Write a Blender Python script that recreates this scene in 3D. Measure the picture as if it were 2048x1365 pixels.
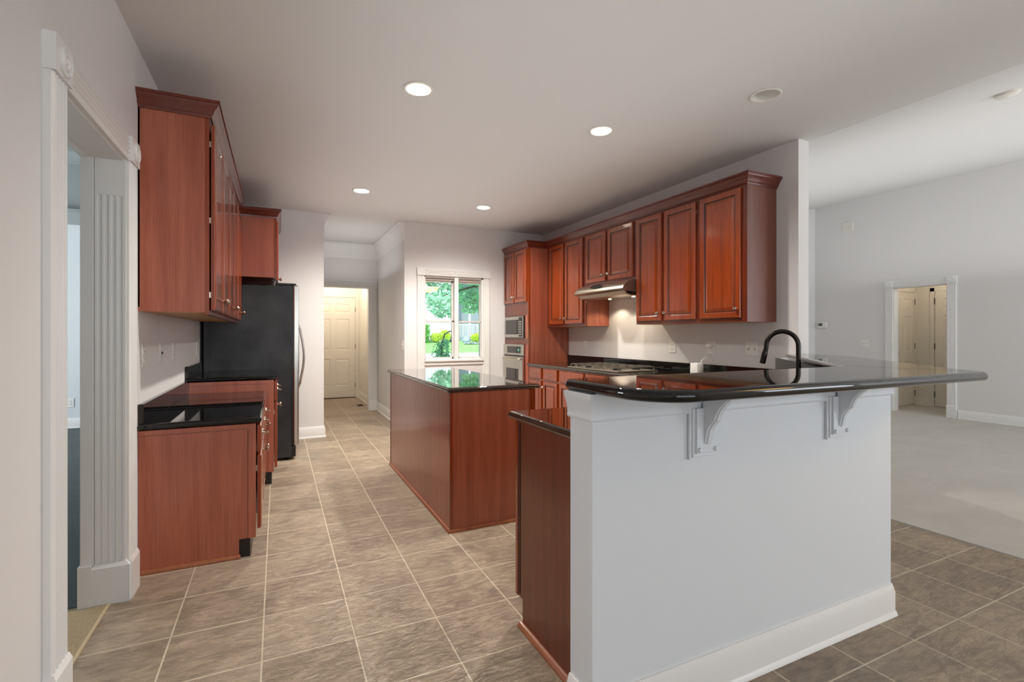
import bpy, bmesh, math, random
from mathutils import Vector, Matrix
random.seed(7)
PI = math.pi
for o in list(bpy.data.objects): bpy.data.objects.remove(o, do_unlink=True)
SC = bpy.context.scene
COL = SC.collection

# ------------------------------------------------------------------ camera
cam_d = bpy.data.cameras.new('camera'); cam = bpy.data.objects.new('camera', cam_d); COL.objects.link(cam)
cam.location = (0, 0, 1.25)
cam.rotation_euler = (PI/2, 0, -math.radians(25.504))
cam_d.sensor_width = 36; cam_d.lens = 36*982.3/2048
cam_d.shift_y = -12.5/2048
cam_d.clip_start = .02; cam_d.clip_end = 400
SC.camera = cam
# ------------------------------------------------------------------ view
SC.view_settings.view_transform = 'Standard'
SC.view_settings.look = 'None'
SC.view_settings.gamma = 1
SC.view_settings.use_curve_mapping = False
SC.view_settings.exposure = 0.15
# ------------------------------------------------------------------ world, sun, daylight
W = bpy.data.worlds.new('sky'); SC.world = W; W.use_nodes = True
bg = W.node_tree.nodes['Background']
bg.inputs[0].default_value = (.80, .91, 1, 1); bg.inputs[1].default_value = 2.6
def light(name, kind, loc, energy, color=(1, 1, 1), rot=(0, 0, 0), **kw):
    d = bpy.data.lights.new(name, kind); d.energy = energy; d.color = color
    for k, v in kw.items(): setattr(d, k, v)
    o = bpy.data.objects.new(name, d); COL.objects.link(o); o.location = loc; o.rotation_euler = rot
    return o
light('sun', 'SUN', (0, 0, 20), 3.4, (1, .96, .88), (math.radians(48), 0, math.radians(-35)), angle=.03)
DAY = (.86, .93, 1)
# daylight entering through the window openings behind the camera and in the side rooms
light('daylight_breakfast', 'AREA', (1.5, -3.47, 1.45), 50, DAY, (PI/2, 0, 0), shape='RECTANGLE', size=3.2, size_y=1.7)
light('daylight_great_room', 'AREA', (7.6, -3.47, 1.6), 125, DAY, (PI/2, 0, 0), shape='RECTANGLE', size=2.6, size_y=2.2)
light('daylight_left_room', 'AREA', (-5.42, 6.6, 1.6), 140, (.92, .965, 1), (0, -PI/2, 0), shape='RECTANGLE', size=2.0, size_y=2.6)

# soft light thrown up at the ceilings (added fill without any fixture), facing +Z
WARM = (.97, .985, 1)
light('bounce_kitchen', 'AREA', (1.45, 2.9, 1.98), 16, WARM, (PI, 0, 0), shape='RECTANGLE', size=2.5, size_y=6.6, spread=math.radians(150))
light('bounce_great_room', 'AREA', (6.4, 1.2, 2.0), 56, WARM, (PI, 0, 0), shape='RECTANGLE', size=4.6, size_y=8.4)
light('bounce_hall', 'AREA', (1.0, 7.4, 2.1), 2.6, WARM, (PI, 0, 0), shape='RECTANGLE', size=.7, size_y=1.5)
# ------------------------------------------------------------------ helpers
def srgb(r, g, b):
    f = lambda c: ((c/255+.055)/1.055)**2.4 if c > 10 else c/255/12.92
    return (f(r), f(g), f(b), 1)
MATS = {}
def mat(name, col, rough=.5, metal=0, coat=0, spec=.5, emit=None, es=0, coat_rough=.05):
    m = bpy.data.materials.new(name); m.use_nodes = True
    b = m.node_tree.nodes['Principled BSDF']
    b.inputs['Base Color'].default_value = col; b.inputs['Roughness'].default_value = rough
    b.inputs['Metallic'].default_value = metal; b.inputs['Coat Weight'].default_value = coat
    b.inputs['Coat Roughness'].default_value = coat_rough
    b.inputs['Specular IOR Level'].default_value = spec
    if emit: b.inputs['Emission Color'].default_value = emit; b.inputs['Emission Strength'].default_value = es
    MATS[name] = m
    return m
def N(m, t, **kw):
    n = m.node_tree.nodes.new(t)
    for k, v in kw.items(): setattr(n, k, v)
    return n
def L(m, a, b): m.node_tree.links.new(a, b)
def pos(m, scale=(1, 1, 1), loc=(0, 0, 0)):
    g = N(m, 'ShaderNodeNewGeometry'); mp = N(m, 'ShaderNodeMapping')
    mp.inputs['Scale'].default_value = scale; mp.inputs['Location'].default_value = loc
    L(m, g.outputs['Position'], mp.inputs['Vector']); return mp.outputs[0]
def noise(m, vec, scale, detail=4, rough=.5, dist=0):
    n = N(m, 'ShaderNodeTexNoise'); n.inputs['Scale'].default_value = scale; n.inputs['Detail'].default_value = detail
    n.inputs['Roughness'].default_value = rough; n.inputs['Distortion'].default_value = dist
    L(m, vec, n.inputs['Vector']); return n.outputs[0]
def ramp(m, fac, stops):
    r = N(m, 'ShaderNodeValToRGB'); e = r.color_ramp.elements
    while len(e) < len(stops): e.new(.5)
    for i, (p, c) in enumerate(stops): e[i].position = p; e[i].color = c
    L(m, fac, r.inputs[0]); return r.outputs[0]
def mixc(m, f, a, b, blend='MIX'):
    n = N(m, 'ShaderNodeMix', data_type='RGBA', blend_type=blend)
    for i, v in ((0, f), (6, a), (7, b)):
        if hasattr(v, 'is_linked') or hasattr(v, 'links'): L(m, v, n.inputs[i])
        else: n.inputs[i].default_value = v
    return n.outputs[2]
def bump(m, h, strength, dist):
    n = N(m, 'ShaderNodeBump'); n.inputs['Strength'].default_value = strength; n.inputs['Distance'].default_value = dist
    L(m, h, n.inputs['Height']); L(m, n.outputs[0], m.node_tree.nodes['Principled BSDF'].inputs['Normal'])
def base(m, c): L(m, c, m.node_tree.nodes['Principled BSDF'].inputs['Base Color'])
def rgh(m, c): L(m, c, m.node_tree.nodes['Principled BSDF'].inputs['Roughness'])

def paint(name, col, rough=.55, b=.04, **kw):
    m = mat(name, col, rough, **kw); v = pos(m)
    bump(m, noise(m, v, 260, 2), b, .001); return m
M_WALL = paint('wall_paint', srgb(223, 221, 220), .6)
M_CEIL = paint('ceiling_paint', srgb(219, 217, 215), .75)
M_TRIM = mat('trim_paint', srgb(232, 231, 229), .34)
M_PONY = paint('half_wall_paint', srgb(222, 226, 230), .42, .03)
M_CREAM = paint('cream_door_paint', srgb(232, 226, 214), .38, .02)
M_COOL = paint('cool_wall_paint', srgb(216, 220, 223), .6)
M_SLATE = paint('grey_upper_tone', srgb(150, 156, 156), .6)  # one grey for the left room's upper wall, ledge, crown and ceiling

def wood(name, c0, c1, c2, rough, coat, axis='Z', ringy=.35, coat_rough=.08, figure=.16):
    m = mat(name, c1, rough, coat=coat, coat_rough=coat_rough)
    sc = {'Z': (1, 1, .055), 'Y': (1, .055, 1), 'X': (.055, 1, 1)}[axis]
    v = pos(m, sc)
    big = noise(m, pos(m, tuple(s*1.0 for s in ((1, 1, .3) if axis == 'Z' else (1, 1, 1)))), 1.7, 3)
    grain = noise(m, v, 38, 6, .6, .4)
    w = N(m, 'ShaderNodeTexWave', wave_type='RINGS', rings_direction='SPHERICAL')
    w.inputs['Scale'].default_value = 5.5; w.inputs['Distortion'].default_value = 7; w.inputs['Detail'].default_value = 3
    w.inputs['Detail Scale'].default_value = 1.3; L(m, pos(m, {'Z': (1, 1, .1), 'Y': (1, .1, 1), 'X': (.1, 1, 1)}[axis], (.35, .2, .07)), w.inputs['Vector'])
    c = ramp(m, grain, [(.28, c0), (.5, c1), (.78, c2)])
    c = mixc(m, ringy, c, ramp(m, w.outputs['Fac'], [(0, c0), (.55, c1), (1, c2)]))
    c = mixc(m, .35, c, ramp(m, big, [(.3, c0), (.7, c2)]), 'MIX')
    # long dark pores and arched growth figure
    fig = N(m, 'ShaderNodeTexWave', wave_type='BANDS', bands_direction='X'); fig.inputs['Scale'].default_value = 26
    fig.inputs['Distortion'].default_value = 13; fig.inputs['Detail'].default_value = 2; fig.inputs['Detail Scale'].default_value = .55; fig.inputs['Detail Roughness'].default_value = .35
    L(m, pos(m, {'Z': (1, 1, .16), 'Y': (1, .16, 1), 'X': (.16, 1, 1)}[axis]), fig.inputs['Vector'])
    c = mixc(m, figure, c, ramp(m, fig.outputs['Fac'], [(0, (.45, .42, .40, 1)), (.35, (1, 1, 1, 1)), (1, (1, 1, 1, 1))]), 'MULTIPLY')
    pores = noise(m, pos(m, {'Z': (1, 1, .02), 'Y': (1, .02, 1), 'X': (.02, 1, 1)}[axis]), 150, 3, .6)
    c = mixc(m, .45, c, ramp(m, pores, [(.34, (.62, .58, .55, 1)), (.46, (1, 1, 1, 1))]), 'MULTIPLY')
    base(m, c); bump(m, grain, .06, .0008)
    return m
M_VENEER = wood('cherry_veneer', srgb(146, 72, 50), srgb(171, 91, 65), srgb(192, 111, 83), .34, .5, ringy=.4, coat_rough=.12)
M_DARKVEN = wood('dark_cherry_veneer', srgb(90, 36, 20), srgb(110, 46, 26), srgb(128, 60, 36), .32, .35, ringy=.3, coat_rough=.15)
M_CHERRY = wood('cherry_solid', srgb(108, 36, 8), srgb(138, 53, 14), srgb(166, 76, 26), .24, .7, ringy=.2, coat_rough=.1, figure=.06)
M_CHERRYX = wood('cherry_crown', srgb(84, 28, 16), srgb(104, 38, 22), srgb(122, 50, 30), .3, .5, axis='Y', ringy=.1)
M_SHOE = wood('oak_shoe_moulding', srgb(120, 66, 40), srgb(150, 88, 56), srgb(170, 106, 70), .4, .2, axis='Y', ringy=.1)
M_ENDVEN = wood('red_brown_end_veneer', srgb(98, 52, 40), srgb(114, 64, 50), srgb(128, 76, 60), .36, .3, ringy=.2, coat_rough=.2)
M_FRAME = wood('cherry_face_frame', srgb(84, 28, 12), srgb(104, 38, 16), srgb(124, 52, 24), .28, .5, ringy=.1)
M_GROOVE = wood('dark_cherry_groove', srgb(56, 18, 8), srgb(70, 24, 10), srgb(84, 32, 14), .3, .4, ringy=.1)  # darker wood tone for the groove faces of doors and panels
M_RAW = wood('raw_wood_underside', srgb(176, 130, 84), srgb(196, 152, 104), srgb(212, 172, 124), .5, 0, axis='Y', ringy=.15)

m = M_GRAN = mat('black_granite', srgb(14, 13, 13), .03, spec=.5)
v = pos(m); base(m, ramp(m, noise(m, v, 420, 3), [(.45, srgb(10, 10, 10)), (.62, srgb(20, 19, 19)), (.72, srgb(48, 46, 46))]))
m = M_GRANB = mat('brown_black_granite', srgb(30, 22, 16), .03, spec=.75, coat=.35, coat_rough=.02)
v = pos(m); base(m, ramp(m, noise(m, v, 300, 3), [(.42, srgb(24, 17, 12)), (.6, srgb(52, 38, 28)), (.72, srgb(90, 70, 54))]))
M_TOE = mat('toe_kick_black', srgb(22, 12, 10), .3)
M_GAP = mat('dark_gap', srgb(20, 10, 8), .6)

def steel(name, col, rough, axis):
    m = mat(name, col, rough, 1); sc = {'Z': (60, 60, 1), 'Y': (60, 1, 60)}[axis]
    bump(m, noise(m, pos(m, sc), 6, 2), .03, .0005); return m
M_STEEL = steel('brushed_steel', srgb(196, 192, 184), .24, 'Z')
M_STEELY = steel('brushed_steel_hood', srgb(200, 192, 176), .28, 'Y')
M_NICKEL = mat('brushed_nickel', srgb(196, 184, 170), .25, 1)
M_BRONZE = mat('oil_rubbed_bronze', srgb(34, 30, 27), .28, .85, coat=.3)
M_HINGE = mat('hinge_metal', srgb(120, 116, 108), .4, 1)
m = M_FRIDGE = mat('black_textured_case', srgb(34, 35, 37), .36, spec=.45)
v = pos(m); bump(m, noise(m, v, 190, 2), .35, .002)
base(m, ramp(m, noise(m, v, 3.2, 4), [(.35, srgb(28, 29, 31)), (.65, srgb(58, 58, 60))]))
M_BLACK = mat('black_plastic', srgb(16, 16, 17), .3)
M_GLASSBLK = mat('black_oven_glass', srgb(40, 36, 32), .05, spec=.8)
M_PLATE = mat('white_plastic_plate', srgb(236, 234, 228), .3)
M_SLOT = mat('outlet_slot_dark', srgb(60, 58, 55), .5)
M_LCD = mat('grey_lcd', srgb(96, 100, 92), .25)
M_MARK = mat('pale_panel_marks', srgb(190, 188, 178), .5)
M_GRATE = mat('cast_iron_grate', srgb(112, 106, 94), .3, .5)
M_LENS = mat('lamp_lens_lit', srgb(255, 240, 215), .5, emit=(1, .76, .48, 1), es=9)
M_CAN = mat('white_can_baffle', srgb(225, 222, 214), .35)
M_LENSOFF = mat('lamp_bulb_unlit', srgb(214, 214, 214), .25)
M_BOWL = mat('amber_bowl_glass', srgb(240, 200, 130), .4, emit=(1, .60, .16, 1), es=13)

# floors
def tile_mat():
    m = mat('slate_look_tile', srgb(132, 114, 94), .4, spec=.45)
    v = pos(m, loc=(-.289+.3435*20, -2.105+.334*30, 0))
    b = N(m, 'ShaderNodeTexBrick'); b.offset = 0; b.squash = 1
    for k, x in (('Scale', 1), ('Mortar Size', .0042), ('Mortar Smooth', .25), ('Bias', 0), ('Brick Width', .3435), ('Row Height', .334)): b.inputs[k].default_value = x
    b.inputs['Color1'].default_value = (0, 0, 0, 1); b.inputs['Color2'].default_value = (1, 1, 1, 1); b.inputs['Mortar'].default_value = (.5, .5, .5, 1)
    L(m, v, b.inputs['Vector'])
    n1 = noise(m, pos(m, (1, 1, 1)), 3.2, 7, .62, .9); n2 = noise(m, pos(m, (2, 5, 1)), 4, 7, .58, 1.6)
    c = ramp(m, n1, [(.3, srgb(124, 108, 94)), (.52, srgb(151, 133, 113)), (.75, srgb(176, 157, 135))])
    c = mixc(m, .32, c, ramp(m, n2, [(.35, srgb(116, 102, 90)), (.6, srgb(190, 172, 148))]))
    c2 = mixc(m, .20, c, b.outputs['Color'], 'SOFT_LIGHT')
    c3 = mixc(m, b.outputs['Fac'], c2, srgb(206, 192, 168)); base(m, c3)
    # slate relief + recessed grout
    sub = N(m, 'ShaderNodeMath', operation='SUBTRACT'); L(m, n2, sub.inputs[0]); L(m, b.outputs['Fac'], sub.inputs[1])
    r2 = ramp(m, noise(m, pos(m, (2, 7, 1)), 6, 5, .55, 1.6), [(.44, (0, 0, 0, 1)), (.5, (1, 1, 1, 1)), (.56, (.4, .4, .4, 1))])
    ad = N(m, 'ShaderNodeMath', operation='MULTIPLY_ADD'); L(m, r2, ad.inputs[0]); ad.inputs[1].default_value = .35; L(m, sub.outputs[0], ad.inputs[2])
    bump(m, ad.outputs[0], .75, .009)
    rgh(m, ramp(m, n1, [(.3, (.3, .3, .3, 1)), (.7, (.5, .5, .5, 1))]))
    return m
M_TILE = tile_mat()
def carpet(name, c0, c1, s=420):
    m = mat(name, c0, .95, spec=.1); v = pos(m)
    n = noise(m, v, s, 3, .7); big = noise(m, pos(m, (1, 2.2, 1)), 1.6, 5, .65, .7)
    c = mixc(m, .28, ramp(m, n, [(.3, c0), (.7, c1)]), ramp(m, big, [(.35, c0), (.65, c1)])); base(m, c)
    bump(m, n, .9, .006); return m
M_CARPET = carpet('pale_grey_carpet', srgb(198, 194, 186), srgb(224, 220, 212))
M_BLUE = carpet('blue_grey_carpet', srgb(84, 92, 92), srgb(110, 118, 118))
M_TAN = carpet('tan_subfloor_strip', srgb(150, 134, 106), srgb(184, 168, 138), 150)

class B:
    """collects geometry for ONE mesh (world coordinates)"""
    def __init__(s): s.v = []; s.f = []
    def add(s, vs, fs):
        n = len(s.v); s.v += [tuple(p) for p in vs]; s.f += [tuple(i+n for i in f) for f in fs]; return s
    def box(s, x0, x1, y0, y1, z0, z1, c=0):
        if x0 > x1: x0, x1 = x1, x0
        if y0 > y1: y0, y1 = y1, y0
        if z0 > z1: z0, z1 = z1, z0
        if c:   # chamfered box
            bm = bmesh.new(); bmesh.ops.create_cube(bm, size=1)
            for q in bm.verts: q.co = Vector(((x0+x1)/2+q.co.x*(x1-x0), (y0+y1)/2+q.co.y*(y1-y0), (z0+z1)/2+q.co.z*(z1-z0)))
            bmesh.ops.bevel(bm, geom=bm.edges[:], offset=min(c, .45*min(x1-x0, y1-y0, z1-z0)), segments=2, affect='EDGES', profile=.5)
            bm.verts.index_update()
            s.add([q.co for q in bm.verts], [[q.index for q in f.verts] for f in bm.faces]); bm.free(); return s
        vs = [(x, y, z) for x in (x0, x1) for y in (y0, y1) for z in (z0, z1)]
        return s.add(vs, [(0, 1, 3, 2), (4, 6, 7, 5), (0, 4, 5, 1), (2, 3, 7, 6), (0, 2, 6, 4), (1, 5, 7, 3)])
    def loops(s, rings, cap0=True, cap1=True, closed=True):
        n = len(rings[0]); vs = [p for r in rings for p in r]; fs = []
        for i in range(len(rings)-1):
            for j in range(n if closed else n-1):
                k = (j+1) % n; fs.append((i*n+j, i*n+k, (i+1)*n+k, (i+1)*n+j))
        if cap0: fs.append(tuple(range(n))[::-1])
        if cap1: fs.append(tuple((len(rings)-1)*n+j for j in range(n)))
        return s.add(vs, fs)
    def prism(s, poly, axis, a, b):
        """poly of 2-tuples in the other two axes; extruded a..b along axis"""
        def P(u, w, t): return {'X': (t, u, w), 'Y': (u, t, w), 'Z': (u, w, t)}[axis]
        return s.loops([[P(u, w, a) for u, w in poly], [P(u, w, b) for u, w in poly]])
    def tube(s, pts, r, n=12, cap=True):
        pts = [Vector(p) for p in pts]; rings = []; up = None
        for i, p in enumerate(pts):
            d = (pts[min(i+1, len(pts)-1)]-pts[max(i-1, 0)]).normalized()
            if up is None: up = Vector((0, 0, 1)) if abs(d.z) < .9 else Vector((1, 0, 0))
            a = d.cross(up).normalized(); up = a.cross(d).normalized()
            rr = r[i] if isinstance(r, (list, tuple)) else r
            rings.append([p+a*rr*math.cos(2*PI*k/n)+up*rr*math.sin(2*PI*k/n) for k in range(n)])
        return s.loops(rings, cap, cap)
    def lathe(s, prof, origin, axis=(0, 0, 1), n=24, cap0=True, cap1=True):
        """prof: (radius, height along axis)"""
        ax = Vector(axis).normalized(); t = Vector((0, 0, 1)) if abs(ax.z) < .9 else Vector((1, 0, 0))
        a = ax.cross(t).normalized(); b = ax.cross(a); o = Vector(origin)
        return s.loops([[o+ax*h+a*r*math.cos(2*PI*k/n)+b*r*math.sin(2*PI*k/n) for k in range(n)] for r, h in prof], cap0, cap1)
    def sweep(s, path, prof, closed=False, z=0):
        """path: plan points; prof: closed polygon of (offset to the right of travel, z)"""
        n = len(path); rings = []
        for i, p in enumerate(path):
            p = Vector(p)
            def nrm(a, b):
                d = (Vector(b)-Vector(a)).normalized(); return Vector((d.y, -d.x))
            if closed: n0 = nrm(path[i-1], path[i]); n1 = nrm(path[i], path[(i+1) % n])
            else:
                n0 = nrm(path[max(i-1, 0)], path[max(i, 1)]); n1 = nrm(path[min(i, n-2)], path[min(i+1, n-1)])
            mm = (n0+n1).normalized(); mm = mm/max(.3, mm.dot(n0))
            rings.append([(p.x+mm.x*o, p.y+mm.y*o, z+h) for o, h in prof])
        if closed:
            m_ = len(prof); vs = [q for r in rings for q in r]; fs = []
            for i in range(n):
                for j in range(m_):
                    k = (j+1) % m_; i2 = (i+1) % n
                    fs.append((i*m_+j, i*m_+k, i2*m_+k, i2*m_+j))
            return s.add(vs, fs)
        return s.loops(rings)
    def slab(s, poly, z0, z1, r=None):
        """stone slab of ccw plan polygon with bull-nosed edge"""
        r = r or (z1-z0)/2; n = len(poly); rings = []
        def ring(ins, z):
            out = []
            for i in range(n):
                p0, p, p1 = Vector(poly[i-1]), Vector(poly[i]), Vector(poly[(i+1) % n])
                a = (p-p0).normalized(); b = (p1-p).normalized()
                na = Vector((-a.y, a.x)); nb = Vector((-b.y, b.x)); mm = (na+nb).normalized(); mm = mm/max(.35, mm.dot(na))
                out.append((p.x+mm.x*ins, p.y+mm.y*ins, z))
            return out
        rings.append(ring(r+.003, z0)); rings.append(ring(r+.001, z0))
        for k in range(9):
            t = -PI/2+PI*k/8; rings.append(ring(r*(1-math.cos(t)), (z0+z1)/2+(z1-z0)/2*math.sin(t)))
        rings.append(ring(r+.001, z1)); rings.append(ring(r+.003, z1))
        return s.loops(rings)
    def map(s, fn): s.v = [fn(p) for p in s.v]; return s
    def build(s, name, m, parent=None, smooth=False, origin=None):
        me = bpy.data.meshes.new(name)
        o = Vector((0, 0, 0))
        root = parent
        chain = Vector((0, 0, 0))
        while root: chain += root.location; root = root.parent
        if parent is None:
            if origin == 'auto' or origin is None:
                xs = [p[0] for p in s.v]; ys = [p[1] for p in s.v]; zs = [p[2] for p in s.v]
                o = Vector(((min(xs)+max(xs))/2, (min(ys)+max(ys))/2, min(zs)))
            else: o = Vector(origin)
            sub = o
        else: sub = chain
        me.from_pydata([(p[0]-sub.x, p[1]-sub.y, p[2]-sub.z) for p in s.v], [], s.f); me.validate()
        bm = bmesh.new(); bm.from_mesh(me); bmesh.ops.recalc_face_normals(bm, faces=bm.faces[:]); bm.to_mesh(me); bm.free()
        me.materials.append(m)
        if smooth:
            me.polygons.foreach_set('use_smooth', [True]*len(me.polygons)); me.set_sharp_from_angle(angle=math.radians(38))
        ob = bpy.data.objects.new(name, me); COL.objects.link(ob)
        if parent: ob.parent = parent
        else: ob.location = o
        return ob
def thing(name, label, cat, loc, group=None):
    o = bpy.data.objects.new(name, None); COL.objects.link(o); o.location = loc; o.empty_display_size = .1
    o['label'] = label; o['category'] = cat
    if group: o['group'] = group
    return o
def tag(o, label, cat, group=None, kind=None):
    if label: o['label'] = label
    if cat: o['category'] = cat
    if group: o['group'] = group
    if kind: o['kind'] = kind
    return o
def struct(o): o['kind'] = 'structure'; return o

# ================================================================== SETTING
XL, XR, YB, ZC = -.655, 3.57, 6.42, 2.74
YR = -3.5
GX, GZ = 9.1, 3.61           # great-room far wall and its ceiling height
# floors
struct(B().box(-.70, 3.73, YR, 10.4, -.06, 0).build('floor', M_TILE))
struct(B().box(3.731, 11.3, YR, 6.1, -.06, .008).build('floor_great_room', M_CARPET))
struct(B().box(-5.6, -.701, 2.885, 8.6, -.06, .006).build('floor_left_room', M_BLUE))
struct(B().box(-5.6, -.712, YR, 2.884, -.06, .002).build('floor_left_entry', M_TAN))
struct(B().box(-.712, -.699, 2.12, 2.884, -.06, .004).build('trim_threshold', mat('brass_strip', srgb(196, 176, 140), .4)))

# kitchen ceiling with round holes for the can lights
LIGHTS = [(.77, 2.93), (2.13, 2.955), (2.735, 2.075), (.78, 5.25), (2.17, 5.32)]
def ceiling():
    bm = bmesh.new(); edges = []
    def ring(pts):
        vs = [bm.verts.new((x, y, ZC)) for x, y in pts]
        for i in range(len(vs)): edges.append(bm.edges.new((vs[i], vs[(i+1) % len(vs)])))
    ring([(-.80, YR), (3.69, YR), (3.69, 10.4), (-.80, 10.4)])
    for x, y in LIGHTS: ring([(x+.072*math.cos(2*PI*k/32), y+.072*math.sin(2*PI*k/32)) for k in range(32)])
    bmesh.ops.triangle_fill(bm, use_beauty=True, use_dissolve=False, edges=edges)
    bm.verts.index_update()
    b = B().add([q.co for q in bm.verts], [[q.index for q in f.verts] for f in bm.faces]); bm.free(); return b
struct(ceiling().build('ceiling', M_CEIL, origin=(1.5, 2, ZC)))
struct(B().prism([(3.69, ZC), (GX+.1, GZ+.016), (GX+.1, GZ+.1), (3.69, ZC+.1)], 'Y', YR, 6.0).build('ceiling_great_room', M_CEIL))
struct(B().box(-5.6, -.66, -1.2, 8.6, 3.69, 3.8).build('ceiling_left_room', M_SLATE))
struct(B().box(GX+.12, 11.3, 3.0, 5.2, 2.44, 2.5).build('ceiling_vestibule', M_CEIL))

# walls
OY0, OY1, OZ = 2.12, 2.88, 2.075
struct(B().box(-.785, XL, YR, OY0, 0, 3.75).box(-.785, XL, OY1, YB, 0, 3.75).box(-.785, XL, OY0, OY1, OZ, 3.75).build('wall_left', M_WALL))
struct(B().box(-.785, .51, YB, 10.35, 0, ZC).build('wall_fridge_end', M_WALL))
WX0, WX1, WZ0, WZ1 = 1.765, 2.612, .90, 2.045
struct(B().box(1.50, WX0, YB, YB+.14, 0, ZC).box(WX1, 3.69, YB, YB+.14, 0, ZC).box(WX0, WX1, YB, YB+.14, 0, WZ0).box(WX0, WX1, YB, YB+.14, WZ1, ZC).build('wall_back', M_WALL))
struct(B().box(1.50, 1.62, YB+.14, 8.35, 0, ZC).build('wall_hall_right', M_WALL))
struct(B().box(1.37, 1.50, 8.35, 8.47, 0, ZC).box(.51, 1.37, 8.35, 8.47, 2.03, ZC).build('wall_hall_header', M_WALL))
struct(B().box(1.47, 1.60, 8.47, 10.22, 0, ZC).build('wall_entry_right', M_CREAM))
struct(B().box(.51, 1.60, 10.22, 10.34, 0, ZC).build('wall_entry_back', M_CREAM))
struct(B().box(XR, 3.69, 2.43, YB, 0, ZC).build('wall_right', M_WALL))
struct(B().prism([(3.69, 0), (GX, 0), (GX, GZ), (3.69, ZC)], 'Y', 5.87, 5.99).build('wall_great_room_back', M_WALL))
DY0, DY1, DZ = 3.85, 4.57, 2.02
struct(B().box(GX, GX+.12, YR, DY0, 0, GZ+.06).box(GX, GX+.12, DY1, 6.0, 0, GZ+.06).box(GX, GX+.12, DY0, DY1, DZ, GZ+.06).build('wall_great_room_right', M_WALL))
struct(B().box(GX+.12, 11.0, 4.80, 4.9, 0, 2.44).build('wall_vestibule_left', M_CREAM))
struct(B().box(10.24, 10.34, 3.0, 4.80, 0, 2.44).build('wall_vestibule_back', M_CREAM))
struct(B().box(GX+.12, 10.24, 3.35, 3.45, 0, 2.44).build('wall_vestibule_right', M_CREAM))
# wall behind the camera with window openings
def wall_with_holes(x0, x1, y0, y1, z1, holes):
    b = B(); xs = x0
    for hx0, hx1, hz0, hz1 in holes:
        b.box(xs, hx0, y0, y1, 0, z1); b.box(hx0, hx1, y0, y1, 0, hz0); b.box(hx0, hx1, y0, y1, hz1, z1); xs = hx1
    b.box(xs, x1, y0, y1, 0, z1); return b
struct(wall_with_holes(-.785, GX+.1, YR-.12, YR, 3.7, [(-.1, 3.1, .6, 2.3), (6.3, 8.9, .5, 2.7)]).build('wall_rear', M_WALL))
def rear_window(i, x0, x1, z0, z1, k):
    b = B(); b.box(x0, x1, YR-.1, YR-.05, z0, z0+.05).box(x0, x1, YR-.1, YR-.05, z1-.05, z1)
    for j in range(k+1):
        x = x0+.03+(x1-x0-.06)*j/k; b.box(x-.03, x+.03, YR-.1, YR-.05, z0, z1)
    w_ = struct(b.build('window_%d' % i, M_TRIM))
    B().box(x0, x1, YR-.115, YR-.105, z0, z1).build('sun_block_panel', M_TRIM, w_)  # unseen panel added to keep the sun out of the opening
rear_window(2, -.1, 3.1, .6, 2.3, 3); rear_window(3, 6.3, 8.9, .5, 2.7, 3)
# left room
struct(B().box(-5.6, -.785, 8.44, 8.56, 0, 2.80).build('wall_left_room_back', M_COOL))
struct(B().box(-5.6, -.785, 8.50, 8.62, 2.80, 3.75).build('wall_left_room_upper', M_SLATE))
struct(B().box(-5.6, -5.5, -1.2, 5.3, 0, 3.7).box(-5.6, -5.5, 7.9, 8.6, 0, 3.7).box(-5.6, -5.5, 5.3, 7.9, 0, .6).box(-5.6, -5.5, 5.3, 7.9, 2.6, 3.7).build('wall_left_room_side', M_COOL))
struct(B().box(-5.5, -.785, -1.3, -1.2, 0, 3.7).build('wall_left_room_front', M_COOL))
CR = [(0, 0), (.012, 0), (.02, .02), (.02, .05), (.045, .085), (.075, .115), (.082, .13), (.09, .145), (0, .145)]
struct(B().sweep([(-5.5, 8.50), (-.785, 8.50)], CR, z=3.545).build('trim_left_room_crown', M_SLATE, smooth=True))
struct(B().sweep([(-5.5, 8.44), (-.785, 8.44)], [(0, 0), (.02, 0), (.02, .03), (.035, .05), (.035, .1), (.06, .14), (.07, .15), (.07, .2), (-.1, .22), (-.1, .0)], z=2.72).build('trim_left_room_ledge', M_SLATE, smooth=True))

# baseboards
BBP = [(0, 0), (.026, 0), (.022, .016), (.016, .02), (.016, .105), (.010, .120), (.006, .135), (0, .135)]
def baseboard(name, path, m=M_TRIM, prof=BBP): return struct(B().sweep(path, prof).build(name, m, smooth=True))
baseboard('baseboard_fridge_end', [(.20, YB), (.51, YB), (.51, 8.35)])
baseboard('baseboard_hall', [(1.50, 8.35), (1.50, YB), (1.68, YB)])
baseboard('baseboard_entry', [(1.47, 10.22), (1.47, 8.47)], M_CREAM)
baseboard('baseboard_great_right', [(GX, DY0-.13), (GX, YR)])
baseboard('baseboard_great_right_far', [(GX, 5.87), (GX, DY1+.13)])
baseboard('baseboard_great_back', [(3.69, 5.87), (GX, 5.87)])
baseboard('baseboard_left_room', [(-5.5, 8.44), (-.785, 8.44)])
baseboard('baseboard_left_near', [(XL, YR), (XL, OY0-.15)])
baseboard('baseboard_vestibule', [(10.24, 4.80), (10.24, 4.56)], M_CREAM)
baseboard('baseboard_kitchen_end', [(3.69, 2.43), (3.69, 5.87)])

# hall crown (deep two-piece)
HC = [(0, 0), (.010, 0), (.012, .02), (.012, .10), (.02, .11), (.03, .125), (.045, .16), (.075, .19), (.085, .20), (.085, .215), (.105, .225), (.105, .245), (0, .245)]
struct(B().sweep([(.51, YB+.0), (.51, 8.35), (1.50, 8.35), (1.50, YB+.0)], [(o*.72, h) for o, h in HC], z=ZC-.247).build('trim_hall_crown', M_TRIM, smooth=True))

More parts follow.
